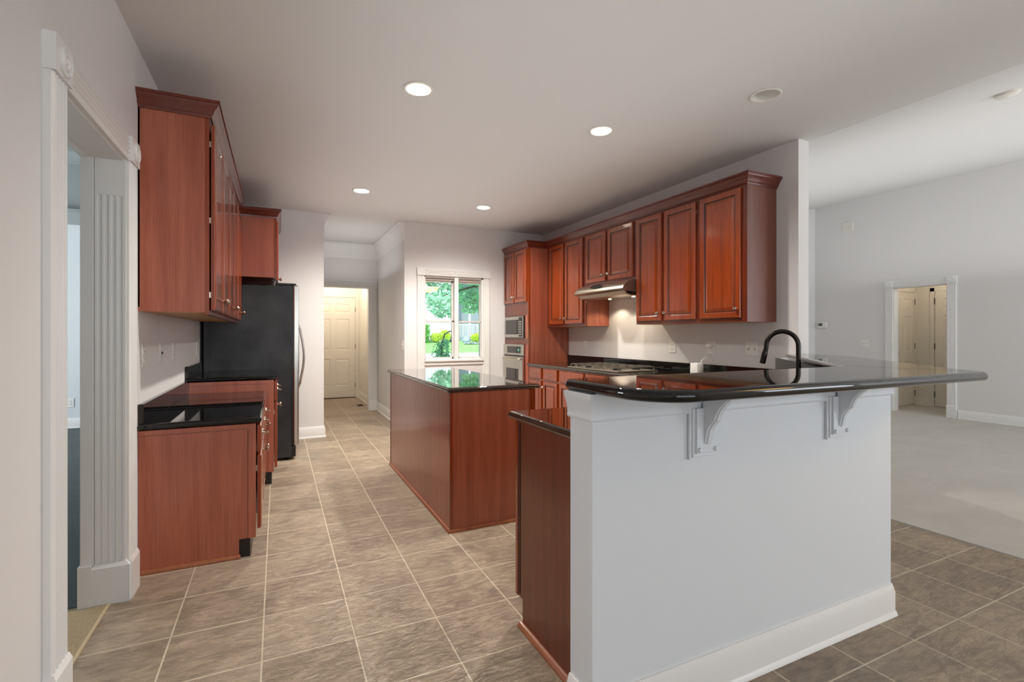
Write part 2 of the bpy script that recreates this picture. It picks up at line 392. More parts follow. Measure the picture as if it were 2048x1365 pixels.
# ---------- fluted casings
def casing_strip(b, along, a0, a1, wall, w0, w1, out, d=.026, flutes=4):
    """along: 'Z' or horizontal; fluted board covering w0..w1 (cross) on plane wall, thickness d to side 'out'."""
    wd = w1-w0; prof = [(w0, 0), (w0, d*.75), (w0+.006, d*.9)]
    m0, m1 = w0+.12*wd, w1-.12*wd; s = (m1-m0)/flutes
    for i in range(flutes):
        p = m0+i*s
        for t, h in ((.08, 1), (.3, .70), (.5, .62), (.7, .70), (.92, 1)): prof.append((p+t*s, d*h))
    prof += [(w1-.006, d*.9), (w1, d*.75), (w1, 0)]
    return prof
def casing(side, plane, u0, u1, z1, name, m, width=.125, d=.026, z0=0, plinth=.20, sill=False, rosette=True, flutes=4, head=None):
    """side: '+X','-X','-Y' = direction the casing faces.  u0,u1: opening limits along the wall."""
    parent_b = B()
    def P(u, out, z):
        if side == '+X': return (plane+out, u, z)
        if side == '-X': return (plane-out, u, z)
        if side == '-Y': return (u, plane-out, z)
    def strip(vert, a0, a1, w0, w1):
        pr = casing_strip(None, None, 0, 0, 0, w0, w1, 1, d, flutes)
        if vert: parent_b.loops([[P(w, h, a0) for w, h in pr], [P(w, h, a1) for w, h in pr]])
        else: parent_b.loops([[P(a0, h, w) for w, h in pr], [P(a1, h, w) for w, h in pr]])
    def blk(ua, ub, za, zb, dd, ch=.004):
        x = B().box(0, 1, 0, 1, 0, 1); q = [P(ua+(ub-ua)*v_[0], dd*v_[1], za+(zb-za)*v_[2]) for v_ in x.v]; parent_b.add(q, x.f)
    head = head or width; zt = z1+head
    for a, b_ in ((u0-width, u0), (u1, u1+width)):
        strip(True, z0+(plinth if plinth else 0), z1, a, b_)
        if plinth:
            blk(a-.004, b_+.004, z0, z0+plinth-.02, d+.008); 
            parent_b.loops([[P(a-.004, 0, z0+plinth-.02), P(b_+.004, 0, z0+plinth-.02), P(b_+.004, d+.008, z0+plinth-.02), P(a-.004, d+.008, z0+plinth-.02)],
                            [P(a, 0, z0+plinth), P(b_, 0, z0+plinth), P(b_, d, z0+plinth), P(a, d, z0+plinth)]])
        blk(a-.005, b_+.005, z1, zt+.005, d+.008)
        if rosette:
            c = Vector(P((a+b_)/2, d+.008, (z1+zt)/2)); ax = Vector(P(0, 1, 0))-Vector(P(0, 0, 0)); R = min(width, head)*.42
            parent_b.lathe([(R, 0), (R, .006), (R*.88, .010), (R*.76, .004), (R*.66, .004), (R*.56, .010), (R*.44, .010), (R*.34, .003), (R*.22, .004), (R*.14, .009), (.001, .011)], c, ax, 24)
    strip(False, u0+.004, u1-.004, z1, zt)
    return struct(parent_b.build(name, m, smooth=True))
casing('+X', XL, OY0, OY1, OZ, 'trim_left_opening', M_TRIM, .13, flutes=4, plinth=.19, head=.112)
# jamb liner boards with fluted pilaster face
jb = B()
jb.box(-.785, XL, OY1-.006, OY1+.002, 0, OZ)
fl_ = []
prof = [(-.785, 0)]
for i in range(4):
    p = -.752+i*.024
    prof += [(p, .006), (p+.004, .0), (p+.018, .0), (p+.022, .006)]
pr = [(-.76, -.006), (-.76, -.014)]
for i in range(4):
    p = -.752+i*.0255; pr += [(p, -.014), (p+.003, -.007), (p+.015, -.007), (p+.018, -.014)]
pr += [(-.645, -.014), (-.645, -.006)]
jb.loops([[(x, OY1+y, .19) for x, y in pr], [(x, OY1+y, 1.90) for x, y in pr]])
jb.box(-.76, -.645, OY1-.014, OY1-.004, 1.90, OZ)
jb.box(-.772, -.628, OY1-.022, OY1-.004, 0, .17)
jb.loops([[(-.772, OY1-.022, .17), (-.628, OY1-.022, .17), (-.628, OY1-.004, .17), (-.772, OY1-.004, .17)], [(-.762, OY1-.014, .19), (-.645, OY1-.014, .19), (-.645, OY1-.004, .19), (-.762, OY1-.004, .19)]])
jb.box(-.812, -.762, OY1-.016, OY1+.05, .19, OZ).box(-.82, -.768, OY1-.024, OY1+.05, 0, .19)
jb.box(-.812, -.785, OY0, OY1, OZ-.012, OZ+.11)
struct(jb.build('trim_left_opening_jamb', M_TRIM, smooth=True))
struct(B().box(-.80, XL, OY0-.002, OY0+.012, 0, OZ).build('trim_left_opening_near_jamb', M_TRIM))
struct(B().box(-.812, XL, OY0, OY1, OZ-.008, OZ+.004).build('trim_left_opening_head', M_TRIM))

casing('-Y', 8.35, .60, 1.37, 2.02, 'trim_hall_opening', M_TRIM, .115, .022, plinth=.17, rosette=True, flutes=4)
struct(B().box(1.355, 1.372, 8.345, 8.475, 0, 2.03).box(.51, 1.37, 8.345, 8.475, 2.018, 2.032).build('trim_hall_opening_jamb', M_TRIM))
casing('-X', GX, DY0, DY1, DZ, 'trim_great_opening', M_TRIM, .115, .022, plinth=.20, flutes=4)
struct(B().box(GX-.002, GX+.122, DY1-.012, DY1+.002, 0, DZ).box(GX-.002, GX+.122, DY0-.002, DY0+.012, 0, DZ).box(GX-.002, GX+.122, DY0, DY1, DZ-.012, DZ+.002).build('trim_great_opening_jamb', M_TRIM))

# ---------- six panel doors
def raised(b, P, u0, u1, z0, z1, n0, ins=(.0, .012, .022, .040), dep=(0, -.007, -.007, -.001)):
    rings = [[P(u0+i, n0+d_, z0+i), P(u1-i, n0+d_, z0+i), P(u1-i, n0+d_, z1-i), P(u0+i, n0+d_, z1-i)] for i, d_ in zip(ins, dep)]
    b.loops(rings, cap0=False)
def six_panel(name, axis, plane, u0, u1, z0, z1, m, sgn=-1, cols=((.13, .44), (.56, .87)), depth=.04):
    """face plane = plane, facing sgn along axis ('Y' or 'X')"""
    def P(u, n, z): return (u, plane+sgn*n, z) if axis == 'Y' else (plane+sgn*n, u, z)
    h = z1-z0; w = u1-u0; b = B()
    rows = ((.115, .385), (.475, .785), (.845, .935))
    x = B().box(0, 1, 0, 1, 0, 1); b.add([P(u0+w*q[0], -depth+ (depth-.008)*q[1], z0+h*q[2]) for q in x.v], x.f)
    us = [0] + [c for cc in cols for c in cc] + [1]; zs = [0] + [r for rr in rows for r in rr] + [1]
    def blk(a, c, e, f): b.add([P(u0+w*(a+(c-a)*q[0]), -.008+.008*q[1], z0+h*(e+(f-e)*q[2])) for q in x.v], x.f)
    for i in range(0, 6, 2): blk(us[i], us[i+1], 0, 1)
    for i in range(0, 8, 2):
        for c in cols: blk(c[0], c[1], zs[i], zs[i+1])
    for c in cols:
        for r in rows:
            raised(b, P, u0+w*c[0], u0+w*c[1], z0+h*r[0], z0+h*r[1], 0, (0, .008, .02, .045), (0, -.008, -.007, -.002))
    return b.build(name, m)
d1 = struct(six_panel('door_1', 'Y', 10.20, .56, 1.395, .015, 1.985, M_CREAM))
dd = B()
for a, b_ in ((.47, .56), (1.398, 1.468)): dd.box(a, b_, 10.196, 10.22, 0, 1.995)
dd.box(.52, 1.468, 10.196, 10.22, 1.995, 2.09).box(.55, 1.40, 10.19, 10.2, 1.99, 2.0)
struct(dd.build('trim_entry_door', M_CREAM))
struct(B().box(.56, 1.40, 10.15, 10.20, 0, .014).build('trim_entry_sill', mat('dark_sill', srgb(80, 60, 44), .5)))
for z in (.25, 1.02, 1.75): B().box(1.392, 1.402, 10.185, 10.2, z-.045, z+.045).build('hinge', M_HINGE, d1)
# vestibule doors in the great room
d2 = struct(six_panel('door_2', 'Y', 4.785, 9.42, 10.19, .02, 2.0, M_CREAM, depth=.02))
for z in (.22, 1.05, 1.83): B().box(10.186, 10.20, 4.772, 4.785, z-.05, z+.05).build('hinge', M_HINGE, d2)
B().lathe([(.026, 0), (.026, .01), (.012, .02), (.012, .045), (.028, .055), (.03, .07), (.02, .085), (.001, .088)], (9.50, 4.785, .95), (0, -1, 0), 16).build('door_knob', M_NICKEL, d2, smooth=True)
d3 = struct(six_panel('door_3', 'X', 10.225, 3.62, 4.50, .02, 2.0, M_CREAM, depth=.02))
for z in (.22, 1.05, 1.83): B().box(10.21, 10.225, 4.496, 4.51, z-.05, z+.05).build('hinge', M_HINGE, d3)
struct(B().box(10.19, 10.24, 4.77, 4.80, 0, 2.44).box(10.22, 10.24, 4.51, 4.57, 0, 2.06).box(10.22, 10.24, 3.5, 4.57, 2.0, 2.07).box(9.35, 10.2, 4.77, 4.80, 2.0, 2.07).build('trim_vestibule_doors', M_CREAM))

# ---------- kitchen window
wf = B(); y0, y1 = YB+.03, YB+.09
wf.box(WX0, WX1, y0-.02, y1+.03, WZ1-.02, WZ1).box(WX0, WX1, y0-.02, y1+.03, WZ0, WZ0+.022)
wf.box(WX0, WX0+.02, y0-.02, y1+.03, WZ0, WZ1).box(WX1-.02, WX1, y0-.02, y1+.03, WZ0, WZ1)
MX0, MX1 = 2.182, 2.256
wf.box(MX0+.01, MX1-.01, y0-.03, y1+.03, WZ0, WZ1)
win = struct(wf.build('window_1', M_TRIM))
M_VINYL = mat('white_vinyl_sash', srgb(214, 208, 202), .35)
M_SCREEN = mat('dark_sash_edge', srgb(96, 90, 84), .5)
mg = M_PANE = bpy.data.materials.new('window_pane_glass'); mg.use_nodes = True
nt = mg.node_tree; nt.nodes.clear()
o_ = nt.nodes.new('ShaderNodeOutputMaterial'); mx = nt.nodes.new('ShaderNodeMixShader'); tr = nt.nodes.new('ShaderNodeBsdfTransparent'); gl = nt.nodes.new('ShaderNodeBsdfGlossy'); fr = nt.nodes.new('ShaderNodeFresnel')
tr.inputs[0].default_value = (.92, .99, .96, 1); gl.inputs['Roughness'].default_value = .0; fr.inputs[0].default_value = 1.6
nt.links.new(fr.outputs[0], mx.inputs[0]); nt.links.new(tr.outputs[0], mx.inputs[1]); nt.links.new(gl.outputs[0], mx.inputs[2]); nt.links.new(mx.outputs[0], o_.inputs[0])
ZM = 1.43
for x0, x1 in ((WX0+.005, MX0+.008), (MX1-.008, WX1-.005)):
    for z0_, z1_, yy in ((WZ0+.022, ZM+.012, YB+.045), (ZM-.012, WZ1-.055, YB+.07)):
        s = B(); t = .022
        s.box(x0, x1, yy, yy+.03, z0_, z0_+t).box(x0, x1, yy, yy+.03, z1_-t, z1_).box(x0, x0+t, yy, yy+.03, z0_, z1_).box(x1-t, x1, yy, yy+.03, z0_, z1_)
        so = s.build('window_sash', M_VINYL, win)
        B().box(x0+t, x1-t, yy+.014, yy+.0145, z0_+t, z1_-t).build('window_pane', M_PANE, so)
    B().box(x0, x1, YB+.05, YB+.10, WZ1-.055, WZ1-.02).build('window_head_filler', M_VINYL, win)
casing('-Y', YB, WX0, WX1, WZ1, 'trim_kitchen_window', M_TRIM, .095, .02, z0=.05, plinth=0, rosette=False, flutes=4)
struct(B().box(WX0-.0, WX1+.0, YB-.03, YB+.03, WZ0-.012, WZ0+.012, .004).box(WX0, WX1, YB-.014, YB, WZ0-.06, WZ0-.012, .003).build('trim_window_stool', M_TRIM))

# ================================================================== CABINET HELPERS
def knob(parent, p, ax, name='knob', s=1):
    return B().lathe([(.007*s, 0), (.006*s, .012), (.008*s, .016), (.015*s, .020), (.016*s, .026), (.012*s, .032), (.001, .034)], p, ax, 16).build(name, M_NICKEL, parent, smooth=True)
def pull(parent, p, ax, along, name='pull'):
    """small bin/bail pull: bar with end rosettes"""
    p = Vector(p); ax = Vector(ax); al = Vector(along); b = B()
    pts = []
    for i in range(13):
        t = -1+2*i/12; pts.append(p+al*(.038*t)+ax*(.004+.024*(1-t**4))+Vector((0, 0, -.012*(1-t*t))))
    b.tube(pts, .0045, 8)
    for sgn in (-1, 1): b.lathe([(.010, 0), (.009, .004), (.005, .008)], p+al*.038*sgn, ax, 12)
    return b.build(name, M_NICKEL, parent, smooth=True)
def panel_door(parent, axis, plane, sgn, u0, u1, z0, z1, m=None, name='door', t=.021, fr=.052, knob_at=None, pull_at=False, flat=False):
    """door/drawer front; back at plane, facing sgn along axis"""
    m = m or M_CHERRY
    def P(u, n, z): return (plane+sgn*n, u, z) if axis == 'X' else (u, plane+sgn*n, z)
    b = B(); e = .004
    if flat:
        rows = [(0, 0), (0, t-.007), (.004, t-.002), (.011, t), (.014, t)]
    else:
        rows = [(0, 0), (0, t-.006), (.003, t-.002), (.008, t), (fr-.010, t), (fr-.004, t-.003), (fr, t-.009), (fr+.007, t-.009), (fr+.030, t-.001), (fr+.034, t-.0005)]
    rings = [[P(u0+i, n, z0+i), P(u1-i, n, z0+i), P(u1-i, n, z1-i), P(u0+i, n, z1-i)] for i, n in rows]
    b.loops(rings)
    o = b.build(name, m, parent)
    if not flat:
        o.data.materials.append(M_GROOVE)
        for k in range(4): o.data.polygons[6*4+k].material_index = 1; o.data.polygons[5*4+k].material_index = 1
    ax = Vector(P(0, 1, 0))-Vector(P(0, 0, 0)); al = Vector(P(1, 0, 0))-Vector(P(0, 0, 0))
    if knob_at: knob(o, P(knob_at[0], t, knob_at[1]), ax)
    if pull_at: pull(o, P((u0+u1)/2, t, (z0+z1)/2), ax, al)
    return o
CROWN = [(0, 0), (.008, 0), (.010, .012), (.018, .018), (.022, .032), (.036, .052), (.044, .060), (.046, .068), (.052, .070), (.052, .085), (0, .085)]

# ================================================================== LEFT SIDE
# desk-height base cabinet
t = thing('base_cabinet', 'low cherry desk-height base cabinet with drawers beside the fluted opening', 'cabinet', (-.38, 3.85, 0))
DX, DYA, DYB_ = -.113, 3.135, 4.57
B().prism([(XL+.002, 0), (-.195, 0), (-.195, .105), (DX, .105), (DX, .748), (XL+.002, .748)], 'Y', DYA, DYB_).build('body', M_VENEER, t)
B().box(-.150, DX+.0015, DYA-.004, DYA, .105, .748).box(XL+.002, -.15, DYA-.004, DYA, .722, .748).build('end_stile', M_VENEER, t)
B().box(-.1525, -.150, DYA-.0012, DYA+.002, .105, .72).box(XL+.004, -.1525, DYA-.0012, DYA+.002, .7195, .722).build('panel_groove', M_GROOVE, t)
B().box(-.196, -.140, DYA+.006, DYB_, 0, .104).build('toe_kick', M_TOE, t)
B().prism([(DYA-.018, 0), (DYA-.004, 0), (DYA, .02), (DYA-.004, .02), (DYA-.012, .017), (DYA-.017, .01)], 'X', -.64, -.188).build('shoe_moulding', M_SHOE, t)
for i in range(3):
    ya = DYA+.012+i*.478; yb = ya+.452
    dr = panel_door(t, 'X', DX+.008, 1, ya, yb, .585, .735, name='drawer', flat=True, pull_at=True)
    dr2 = panel_door(t, 'X', DX+.008, 1, ya, yb, .148, .565, name='door', knob_at=((yb-.03) if i != 1 else ya+.03, .51))
    for z in (.22, .49): B().box(DX, DX+.012, ya+.004, ya+.02, z-.016, z+.016).build('hinge', M_NICKEL, dr2)
# desk counter
t = thing('countertop', 'low black granite desk counter on the shorter left cabinet', 'countertop', (-.37, 3.85, .752))
B().slab([(XL+.001, DYA-.018), (-.082, DYA-.018), (-.082, 4.569), (XL+.001, 4.569)], .752, .785).build('slab', M_GRAN, t, smooth=True)
B().box(XL+.001, XL+.026, DYA-.004, 4.569, .785, .888, .002).build('backsplash', M_GRAN, t)
# taller base cabinet
t = thing('base_cabinet', 'standard-height cherry base cabinet between the desk counter and the black refrigerator', 'cabinet', (-.34, 4.95, 0))
B().prism([(XL+.002, 0), (-.105, 0), (-.105, .105), (-.03, .105), (-.03, .872), (XL+.002, .872)], 'Y', 4.57, 5.33).build('body', M_VENEER, t)
B().box(-.072, -.0285, 4.566, 4.57, .105, .872).box(XL+.03, -.072, 4.566, 4.57, .845, .872).build('end_stile', M_VENEER, t)
B().box(-.106, -.045, 4.585, 5.33, 0, .104).build('toe_kick', M_TOE, t)
for ya, yb in ((4.583, 4.94), (4.955, 5.315)):
    panel_door(t, 'X', -.024, 1, ya, yb, .70, .86, name='drawer', flat=True, pull_at=True)
    d_ = panel_door(t, 'X', -.024, 1, ya, yb, .135, .68, name='door', knob_at=(yb-.03 if ya < 4.7 else ya+.03, .62))
    for z in (.22, .6): B().box(-.03, -.02, ya+.004, ya+.02, z-.016, z+.016).build('hinge', M_NICKEL, d_)
t = thing('countertop', 'short black granite counter against the side of the refrigerator', 'countertop', (-.33, 4.95, .874))
B().slab([(XL+.001, 4.555), (-.002, 4.555), (-.002, 5.335), (XL+.001, 5.335)], .874, .906).build('slab', M_GRAN, t, smooth=True)
B().box(XL+.001, XL+.026, 4.56, 5.335, .906, 1.0, .002).build('backsplash', M_GRAN, t)

# upper cabinets left
UX = -.338
def upper_left(label, ya, yb, doors, knobs, end=False):
    t = thing('wall_cabinet', label, 'cabinet', (-.5, (ya+yb)/2, 1.372), 'wall cabinets on the left wall')
    b = B().box(XL, UX-.02, ya, ya+.018, 1.372, 2.44).box(XL, UX-.02, yb-.018, yb, 1.372, 2.44).box(XL, UX-.02, ya+.018, yb-.018, 2.42, 2.44).box(XL, XL+.008, ya, yb, 1.395, 2.44)
    b.build('body', M_VENEER, t)
    f = B().box(UX-.02, UX, ya, ya+.04, 1.360, 2.44).box(UX-.02, UX, yb-.04, yb, 1.360, 2.44).box(UX-.02, UX, ya+.04, yb-.04, 1.360, 1.405).box(UX-.02, UX, ya+.04, yb-.04, 2.385, 2.44)
    f.box(UX-.02, UX, (ya+yb)/2-.02, (ya+yb)/2+.02, 1.405, 2.385) if len(doors) > 1 else None
    f.build('face_frame', M_CHERRY, t)
    B().box(XL+.001, UX-.021, ya+.0185, yb-.0185, 1.3725, 1.384).build('underside_panel', M_RAW, t)
    B().box(XL+.12, UX-.05, ya+.03, yb-.03, 1.3705, 1.3725).build('underside_batten', M_RAW, t)
    for (a, c), k in zip(doors, knobs):
        d_ = panel_door(t, 'X', UX+.007, 1, a, c, 1.385, 2.405, knob_at=((c-.028) if k > 0 else (a+.028), 1.46))
        hy = a+.012 if k > 0 else c-.012
        for z in (1.47, 1.88, 2.30): B().box(UX, UX+.008, hy-.01, hy+.01, z-.016, z+.016).build('hinge', M_NICKEL, d_)
    return t
upper_left('tall cherry wall cabinet nearest the fluted opening, its broad side panel in full view', 3.135, 4.04, [(3.155, 3.565), (3.60, 4.02)], (1, -1))
upper_left('cherry wall cabinet in the middle of the left run', 4.041, 4.90, [(4.06, 4.455), (4.49, 4.88)], (1, -1))
upper_left('narrow single-door cherry wall cabinet next to the refrigerator', 4.901, 5.345, [(4.925, 5.32)], (1,))
tag(B().sweep([(XL, 3.135), (UX+.004, 3.135), (UX+.004, 5.345)], CROWN, z=2.432).build('crown_moulding', M_CHERRYX, smooth=True), 'cherry crown moulding along the top of the left wall cabinets', 'moulding')

# cabinet above refrigerator
t = thing('wall_cabinet', 'deep cherry cabinet mounted above the black refrigerator', 'cabinet', (-.3, 5.85, 1.81))
B().box(XL, -.036, 5.347, 6.40, 1.81, 2.40).build('body', M_VENEER, t)
B().box(-.036, -.018, 5.347, 6.40, 1.80, 2.40).build('face_frame', M_CHERRY, t)
panel_door(t, 'X', -.014, 1, 5.36, 5.87, 1.79, 2.37, knob_at=(5.84, 1.85)); panel_door(t, 'X', -.014, 1, 5.885, 6.39, 1.79, 2.37, knob_at=(5.91, 1.85))
B().box(XL, -.06, 6.385, 6.40, 1.70, 1.81).build('filler', M_CHERRY, t)
B().sweep([(-.33, 5.347), (-.018, 5.347), (-.018, 6.415)], CROWN, z=2.392).build('crown_moulding', M_CHERRYX, t, smooth=True)

# refrigerator
t = thing('refrigerator', 'black-sided stainless side-by-side refrigerator in the far left corner', 'refrigerator', (-.2, 5.82, 0))
FY0, FY1 = 5.362, 6.27
B().box(-.625, .125, FY0, FY1, .03, 1.735, .006).box(-.565, -.56, FY0-.003, FY0+.01, .06, 1.72).build('body', M_FRIDGE, t)
B().box(-.02, .17, FY0+.02, FY1-.02, 1.735, 1.765, .01).build('hinge_cover', M_BLACK, t)
B().box(.10, .165, FY0+.015, FY1-.015, .028, .135, .01).build('kick_grille', M_BLACK, t)
B().box(.126, .140, FY0+.004, FY1-.004, .15, 1.735).build('door_gasket', M_BLACK, t)
for a, c, hy in ((FY0, 5.745, 5.705), (5.755, FY1, 5.795)):
    d_ = B().box(.140, .192, a, c, .15, 1.745, .012).build('door', M_STEEL, t)
    pts = [(.192, hy, 1.37), (.22, hy, 1.30)] + [(.22+.035*math.sin(PI*i/14), hy, 1.28-(1.28-.76)*i/14) for i in range(15)] + [(.22, hy, .74), (.192, hy, .67)]
    B().tube(pts, .010, 10).build('door_handle', M_STEEL, d_, smooth=True)
B().box(.193, .197, 5.45, 5.62, .86, 1.24, .002).build('dispenser', M_BLACK, t)
for y in (FY0+.08, FY1-.08): B().lathe([(.02, 0), (.02, .03)], (.08, y, 0), (0, 0, 1), 12).build('foot', M_BLACK, t)

# ================================================================== ISLAND
t = thing('kitchen_island', 'cherry kitchen island with a brown-black granite top in the middle of the floor', 'island', (1.29, 3.87, 0))
IX0, IX1, IY0, IY1 = .982, 1.588, 2.965, 4.775
B().box(IX0, IX1, IY0, IY1, 0, .882).build('body', M_VENEER, t)
B().box(IX0-.003, IX0+.018, IY0-.003, IY0+.018, .02, .882, .003).build('corner_trim', M_CHERRY, t)
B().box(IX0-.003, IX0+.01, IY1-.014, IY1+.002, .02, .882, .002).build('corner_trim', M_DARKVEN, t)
B().box(IX1-.04, IX1+.002, IY0-.002, IY0+.02, .1, .882).build('face_stile', M_CHERRY, t)
SH = [(0, 0), (.016, 0), (.015, .010), (.010, .017), (.0, .019)]
B().sweep([(IX0, IY1), (IX0, IY0), (IX1-.03, IY0)], SH).build('shoe_moulding', M_SHOE, t, smooth=True)
for k, (a, c) in enumerate(((2.99, 3.58), (3.6, 4.17), (4.19, 4.76))):
    panel_door(t, 'X', IX1, 1, a, c, .70, .86, name='drawer', flat=True, pull_at=True)
    panel_door(t, 'X', IX1, 1, a, c, .12, .68, name='door', knob_at=(c-.03, .62))
B().slab([(.957, 2.945), (1.617, 2.945), (1.617, 4.80), (.957, 4.80)], .884, .916).build('countertop', M_GRANB, t, smooth=True)

# ================================================================== PENINSULA + RAISED BAR
t = thing('base_cabinet', 'dark cherry peninsula base cabinet end beside the white half wall', 'cabinet', (1.5, 1.66, 0))
PX = .945
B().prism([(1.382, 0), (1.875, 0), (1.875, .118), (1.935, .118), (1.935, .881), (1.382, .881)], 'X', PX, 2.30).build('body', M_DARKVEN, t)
B().box(PX-.003, PX+.02, 1.918, 1.937, .118, .872).build('end_stile', M_CHERRY, t)
B().box(PX+.012, 2.30, 1.876, 1.886, 0, .117).build('toe_kick', M_TOE, t)
B().box(PX-.0015, PX+.005, 1.896, 1.904, .13, .868).build('panel_groove', M_GAP, t)
B().prism([(PX-.02, 0), (PX-.019, .012), (PX-.012, .020), (PX-.002, .022), (PX, .022), (PX, 0)], 'Y', 1.384, 1.885).build('shoe_moulding', M_SHOE, t, smooth=True)
for a, c in ((.965, 1.39), (1.41, 1.83), (1.85, 2.28)):
    panel_door(t, 'Y', 1.936, 1, a, c, .70, .86, name='drawer', flat=True, pull_at=True)
    panel_door(t, 'Y', 1.936, 1, a, c, .135, .68, name='door', knob_at=(c-.03, .62))
tag(B().slab([(.918, 1.384), (2.38, 1.384), (2.38, 1.965), (.918, 1.965)], .882, .914).build('countertop', M_GRANB, smooth=True), 'lower granite counter of the peninsula tucked behind the white half wall', 'countertop')

# half wall (L-shaped in plan with a 45-degree return to the kitchen wall)
PW = [(.872, 1.255), (2.478, 1.255), (3.60, 2.44), (3.57, 2.44), (3.57, 2.60), (2.425, 1.38), (.872, 1.38)]
hw = struct(B().prism([p for p in PW], 'Z', 0, 1.0695).build('wall_peninsula', M_PONY))
struct(B().sweep([(.872, 1.38), (.872, 1.255), (2.478, 1.255), (3.585, 2.425)], [(o*-1*-1, h) for o, h in [(0, 0), (.024, 0), (.020, .016), (.015, .02), (.015, .105), (.010, .122), (.006, .136), (0, .136)]]).build('baseboard_peninsula', M_TRIM, smooth=True))
PC = [(0, 0), (.008, 0), (.012, .004), (.013, .010), (.0115, .014), (.0125, .032), (.016, .046), (.0195, .058), (.023, .066), (.025, .072), (.025, .088), (0, .088)]
struct(B().sweep([(.872, 1.38), (.872, 1.255), (2.478, 1.255), (3.585, 2.425)], PC, z=.981).build('trim_peninsula_crown', M_PONY, smooth=True))

# bar top
def arc(cx, cy, r, a0, a1, n=10): return [(cx+r*math.cos(math.radians(a0+(a1-a0)*i/n)), cy+r*math.sin(math.radians(a0+(a1-a0)*i/n))) for i in range(n+1)]
bar = arc(.852+.16, .948+.16, .16, 180, 270, 12) + [(1.6, .938)] + arc(2.482, .928+.026, .03, 275, 318, 4) + [(3.52, 2.02), (3.62, 2.20), (3.675, 2.428), (3.42, 2.428), (2.382, 1.402)] + arc(.852+.03, 1.402-.03, .03, 90, 180, 4)
t = thing('bar_countertop', 'raised glossy black granite bar top with rounded corner on the white half wall', 'countertop', (1.6, 1.2, 1.07))
B().slab(bar, 1.070, 1.105).build('slab', M_GRAN, t, smooth=True)
B().prism([(2.384, 1.398), (2.386, 1.399), (2.488, .936), (2.486, .935)], 'Z', 1.1045, 1.1052).build('seam', M_GAP, t)

# corbels
def corbel(x, lab):
    t = thing('corbel', lab, 'bracket', (x, 1.24, .83), 'white corbels under the raised bar')
    b = B().box(x-.055, x+.055, 1.238, 1.2545, .832, 1.0, .003); b.box(x-.044, x+.05, 1.230, 1.239, .845, 1.0, .002)
    b.box(x-.065, x-.055, 1.243, 1.2545, .825, 1.0, .002); b.build('back_plate', M_PONY, t)
    S = [(1.236, .871), (1.230, .879), (1.226, .90), (1.222, .925), (1.212, .947), (1.200, .962), (1.195, .982), (1.188, .998), (1.175, 1.02), (1.155, 1.042), (1.12, 1.060), (1.07, 1.0695), (1.236, 1.0695)]
    S = [(1.236-(1.236-y)*1.32 if z < 1.05 else y, z) for y, z in S]
    b = B().prism(S, 'X', x-.012, x+.024); b.prism([(y-.005 if y < 1.232 else y, z) for y, z in S], 'X', x-.003, x+.015); b.build('bracket', M_PONY, t)
    for i in range(2):
        pass
    for dx in (-.034, .042): B().lathe([(.009, 0), (.009, .003), (.006, .007), (.001, .008)], (x+dx, 1.230, .858), (0, -1, 0), 14).build('screw_cap', M_PONY, t, smooth=True)
corbel(1.325, 'white scrolled corbel under the bar top nearer the rounded corner')
corbel(2.07, 'white scrolled corbel under the bar top nearer the pointed right tip')

# ================================================================== RIGHT SIDE
TZ = .884
# tall oven cabinet
t = thing('oven_cabinet', 'tall cherry oven cabinet in the far right corner by the window', 'cabinet', (3.26, 6.05, 0))
TX = 2.952
B().box(TX, XR-.002, 5.69, 5.783, 0, 2.40).box(TX, XR-.002, 6.416, 6.419, 0, 2.40).box(TX, XR-.002, 5.783, 6.416, 0, .418).box(TX, XR-.002, 5.783, 6.416, 1.124, 1.203).box(TX, XR-.002, 5.783, 6.416, 1.507, 2.40).box(3.42, XR-.002, 5.783, 6.416, .418, 1.507).build('body', M_VENEER, t)
B().box(TX-.004, TX+.02, 5.686, 5.706, .1, 2.40).build('corner_stile', M_CHERRY, t)
B().box(TX-.003, TX, 5.70, 6.419, 1.512, 2.4).build('upper_face_frame', M_FRAME, t)
B().box(TX-.003, TX, 5.706, 6.419, 1.125, 1.20).build('middle_rail', M_FRAME, t)
B().box(TX-.003, TX, 5.70, 6.419, .1, .42).build('lower_face_frame', M_FRAME, t)
panel_door(t, 'X', TX-.004, -1, 5.715, 6.065, 1.685, 2.385, knob_at=(6.04, 1.76)); panel_door(t, 'X', TX-.004, -1, 6.085, 6.41, 1.685, 2.385, knob_at=(6.11, 1.76))
panel_door(t, 'X', TX-.004, -1, 5.715, 6.41, .12, .40, name='drawer', flat=True, pull_at=True)
B().sweep([(TX, 6.419), (TX, 5.69), (3.26, 5.69)], CROWN, z=2.392).build('crown_moulding', M_CHERRYX, t, smooth=True)
# microwave
t = thing('microwave', 'built-in stainless microwave above the wall oven', 'microwave', (3.1, 6.09, 1.205))
B().box(TX-.006, 3.3, 5.79, 6.39, 1.205, 1.505).build('case', M_BLACK, t)
f = B().box(TX-.024, TX-.006, 5.808, 6.385, 1.212, 1.498, .003).build('front', M_STEEL, t)
B().box(TX-.026, TX-.024, 5.945, 6.345, 1.255, 1.455).build('glass', M_GLASSBLK, t)
B().box(TX-.027, TX-.024, 5.83, 5.925, 1.225, 1.485).build('control_panel', M_BLACK, t)
b = B()
for i in range(6):
    for j in range(3): b.box(TX-.0285, TX-.027, 5.842+j*.026, 5.858+j*.026, 1.25+i*.033, 1.265+i*.033)
b.build('keypad', M_MARK, t)
